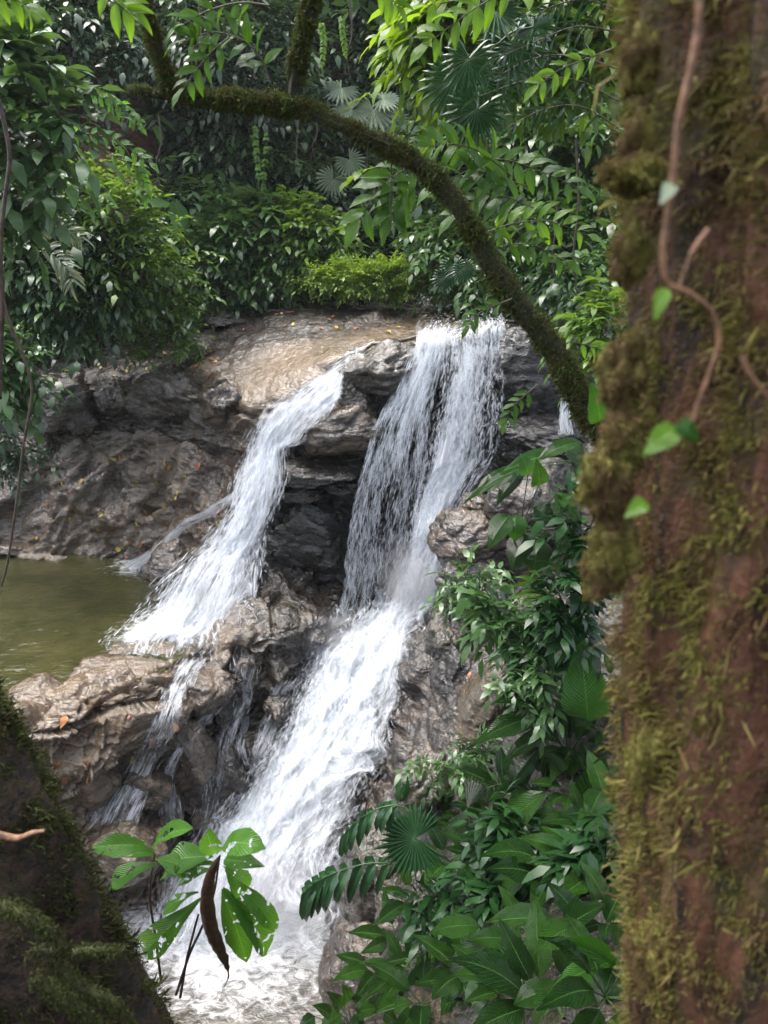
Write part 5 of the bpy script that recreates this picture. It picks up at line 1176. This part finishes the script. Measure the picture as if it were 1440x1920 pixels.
for i, (px, py, yy, rx, ry, lab, mt, n_, ll_) in enumerate((
  (870,1090,7.6,45,38,'small-leaved bush hanging over the foot of the right fall','small',150,.10),(950,1150,7.0,50,36,'glossy bush below the narrow ferns','small',170,.14),(1000,1200,6.6,60,45,'shaded bush above the upright leaf','wallleaf',170,.13),
  (1060,1130,6.2,50,60,'dark bush between ferns and mossy trunk','wallleaf',150,.13),(985,1270,6.2,40,40,'small bush beside the tall smooth slab','small',110,.1),(890,1400,6.9,22,14,'ferny tuft over the tall smooth slab','small',90,.09),
  (830,1435,6.6,30,12,'thin ferny tuft above the upper frond','small',60,.09),(1080,1000,6.6,40,60,'dark leaves behind the heart-shaped ones','wallleaf',110,.14),(960,1560,5.2,50,60,'shadowed undergrowth behind the glossy rosettes','wallleaf',150,.13),(860,1680,5.2,60,50,'undergrowth around the fan palm stems','wallleaf',140,.12),(1120,1600,4.3,60,80,'undergrowth beside the lower mossy trunk','wallleaf',170,.13),(1000,1830,3.9,80,60,'dark undergrowth at the bottom of the right bank','wallleaf',200,.12),(960,1680,4.8,60,50,'undergrowth in the middle of the right bank','wallleaf',160,.12))):
    shrub('bush', px, py, yy, rx, ry, lab, 'bankleaf' if mt == 'wallleaf' else mt, int(n_ * .4), ll_ * 1.2, .36, .24, .4, i + 90, 'small bushes of the right bank', None, 7, 'bush', .3)
# scattered rosettes filling the bank
FILL = [(930,1500),(985,1500),(1070,1490),(1130,1540),(905,1560),(960,1640),(1110,1660),(1010,1680),(870,1720),(1130,1740),(980,1790),(1090,1800),(860,1860),(930,1880),(1000,1890),(1120,1870),(1060,1420),(1120,1380),(1140,1300),(1050,1270),(800,1800),(790,1880),(760,1840),(1080,1560),(920,1660),(800,1555),(765,1705),(735,1770),(835,1625),(850,1490),(700,1850)]
NAMES = ('under the arching glossy leaves','right of the arching glossy leaves','below the narrow-leaved plant','against the trunk','right of the split palm leaf','in the middle of the bank','beside the lower trunk','below the shiny horizontal leaf','beside the fan palm stems','left of the bright leaves','below the spreading rosette','above the bottom edge plant','left of the dark bottom rosette','below the yellowed leaf','at the bottom edge of the bank','at the bottom beside the trunk','under the tall plant','right of the upright leaf','behind the moss of the trunk','behind the upright leaf','left of the spreading rosette','in the bottom crevice','on the brown rock face','below the big trunk plants','above the spreading rosette','behind the round fan palm leaf','under the lower feathered frond','on the edge of the grooved rock wall','between the fan palm stems and the rock','above the split palm leaf','at the foot of the dark brown rock face')
for i, (px, py) in enumerate(FILL):
    h = hit(px, py); g = h[0]; rn = random.Random(i + 400)
    rt = thing('rosette_plant', g, 'dark green rosette plant ' + NAMES[i], 'plant', 'rosettes filling the right bank'); pp = []
    nl = rn.randint(6, 9); Lm = rn.uniform(.28, .46)
    for q in range(nl):
        a = 2 * math.pi * q / nl + rn.uniform(-.3, .3); el = rn.uniform(.1, .75)
        d_ = np.array([math.cos(a) * math.cos(el), math.sin(a) * math.cos(el) - .35, math.sin(el)]); d_ = nz(d_)
        b = g + h[1] * .08 + d_ * .12 + UP * .15; l = Lm * rn.uniform(.8, 1.2)
        leaf(rt, b, b + d_ * l + np.array([0, 0, -.22 * l]), l * rn.uniform(.3, .42), rn.choice(('lance', 'ovate')), 'broad'); pp.append([g, g + h[1] * .06 + UP * .08, b])
    stems(rt, pp, .006, .004)

# ------------------------------------------------------------------ fallen leaves
def fallen(px, py, size, mat, label, group):
    h = hit(px, py)
    if h is None: return
    n_ = h[1]; n_ = -n_ if n_ @ (np.array([0, 0, CAM_H]) - h[0]) < 0 else n_
    a = RL.uniform(0, 6.28); t = np.cross(n_, np.array([math.cos(a), math.sin(a), .2])); t /= np.linalg.norm(t); y = np.cross(n_, t)
    me = proto('ovate', mat)[RL.randrange(4)]; o = bpy.data.objects.new('fallen_leaf', me); COL.objects.link(o)
    l = h[0] + n_ * .018 - t * size / 2; w_ = size * RL.uniform(.45, .65)
    o.matrix_world = Matrix(((t[0]*size, y[0]*w_, n_[0]*size, l[0]), (t[1]*size, y[1]*w_, n_[1]*size, l[1]), (t[2]*size, y[2]*w_, n_[2]*size, l[2]), (0, 0, 0, 1)))
    tag(o, label, 'leaf', group)
ZONES = (((60,850),(430,1050),52,'wet slope above the pool'),((80,650),(420,720),34,'left rock wall top'),((430,575),(860,640),26,'sandy upper riverbed'),((60,1330),(330,1500),12,'tan rocks below the pool rim'),((840,1150),(960,1300),5,'rocks right of the falls'))
for (x0, y0), (x1, y1), n_, where in ZONES:
    for q in range(n_):
        kind = RL.choices(('yellow', 'orange', 'brown'), (4, 3, 4 if y0 != 650 else 12))[0]
        fallen(RL.uniform(x0, x1), RL.uniform(y0, y1), RL.uniform(.07, .13), 'fl_' + kind, f'small {kind} fallen leaf lying on the {where}', f'fallen {kind} leaves on the {where}')
for px, py, k_, lab in ((270,1090,'yellow','large yellow leaf on the brown knob beside the pool'),(943,1248,'orange','orange-yellow leaf at the top of the tall smooth slab'),(220,1032,'yellow','big yellow leaf just above the pool edge'),(118,1355,'orange','orange leaf among the litter on the tan rock end'),(368,1328,'orange','red-brown leaf on the grey brown boulder'),(847,1193,'orange','orange leaf on the glossy brown rock')):
    fallen(px, py, .17, 'fl_' + k_, lab, 'large fallen leaves')

# fern fronds among the broad leaves of the bank
for i, (pts, lab) in enumerate(((((1010,1180),(975,1165),(935,1170),(900,1190)),'fern frond reaching left above the tall smooth slab'),(((1030,1230),(1000,1210),(960,1215),(930,1235)),'second fern frond beside the tall smooth slab'),(((980,1480),(940,1470),(900,1485),(870,1510)),'fern frond above the split palm leaf'),(((900,1640),(860,1640),(820,1660),(790,1690)),'fern frond below the fan palm'),(((1000,1560),(970,1540),(930,1540),(900,1560)),'fern frond in the middle of the bank'),(((860,1790),(820,1780),(780,1795),(750,1825)),'fern frond over the brown rock face'),(((1090,1090),(1060,1060),(1020,1050),(990,1060)),'fern frond under the heart-shaped leaves'),(((1120,1250),(1090,1180),(1060,1150),(1030,1140)),'upright fern frond beside the trunk'))):
    yy = min(hit(pts[1][0], pts[1][1])[0][1] * .9, 7.2)
    spray('fern_frond', pts, yy, 12, 24, lab, 'comp' if i % 2 else 'broad', prof='lance', wr=.28, droop=.35, group='fern fronds of the right bank', seed=i + 120, r0=.005, cat='fern', ang=.5)
# ------------------------------------------------------------------ damp air over the valley
def haze(density):
    m = NT('damp_air'); v = m.n('ShaderNodeVolumePrincipled'); v.inputs['Color'].default_value = (0.88, 0.94, 0.98, 1); v.inputs['Density'].default_value = density; v.inputs['Anisotropy'].default_value = 0.2
    m.L(v.outputs[0], m.out.inputs['Volume'])
    x0, x1, y0, y1, z0, z1 = -70, 70, -40, 70, -3, 45
    V = [(x, y, q) for q in (z0, z1) for y in (y0, y1) for x in (x0, x1)]
    F = [(0, 2, 3, 1), (4, 5, 7, 6), (0, 1, 5, 4), (2, 6, 7, 3), (0, 4, 6, 2), (1, 3, 7, 5)]
    o = obj('haze', mesh_data('haze', np.array(V, float), np.array(F), smooth=False), m.m, kind='stuff'); o['label'] = 'thin damp air hanging over the valley'
haze(0.0006)
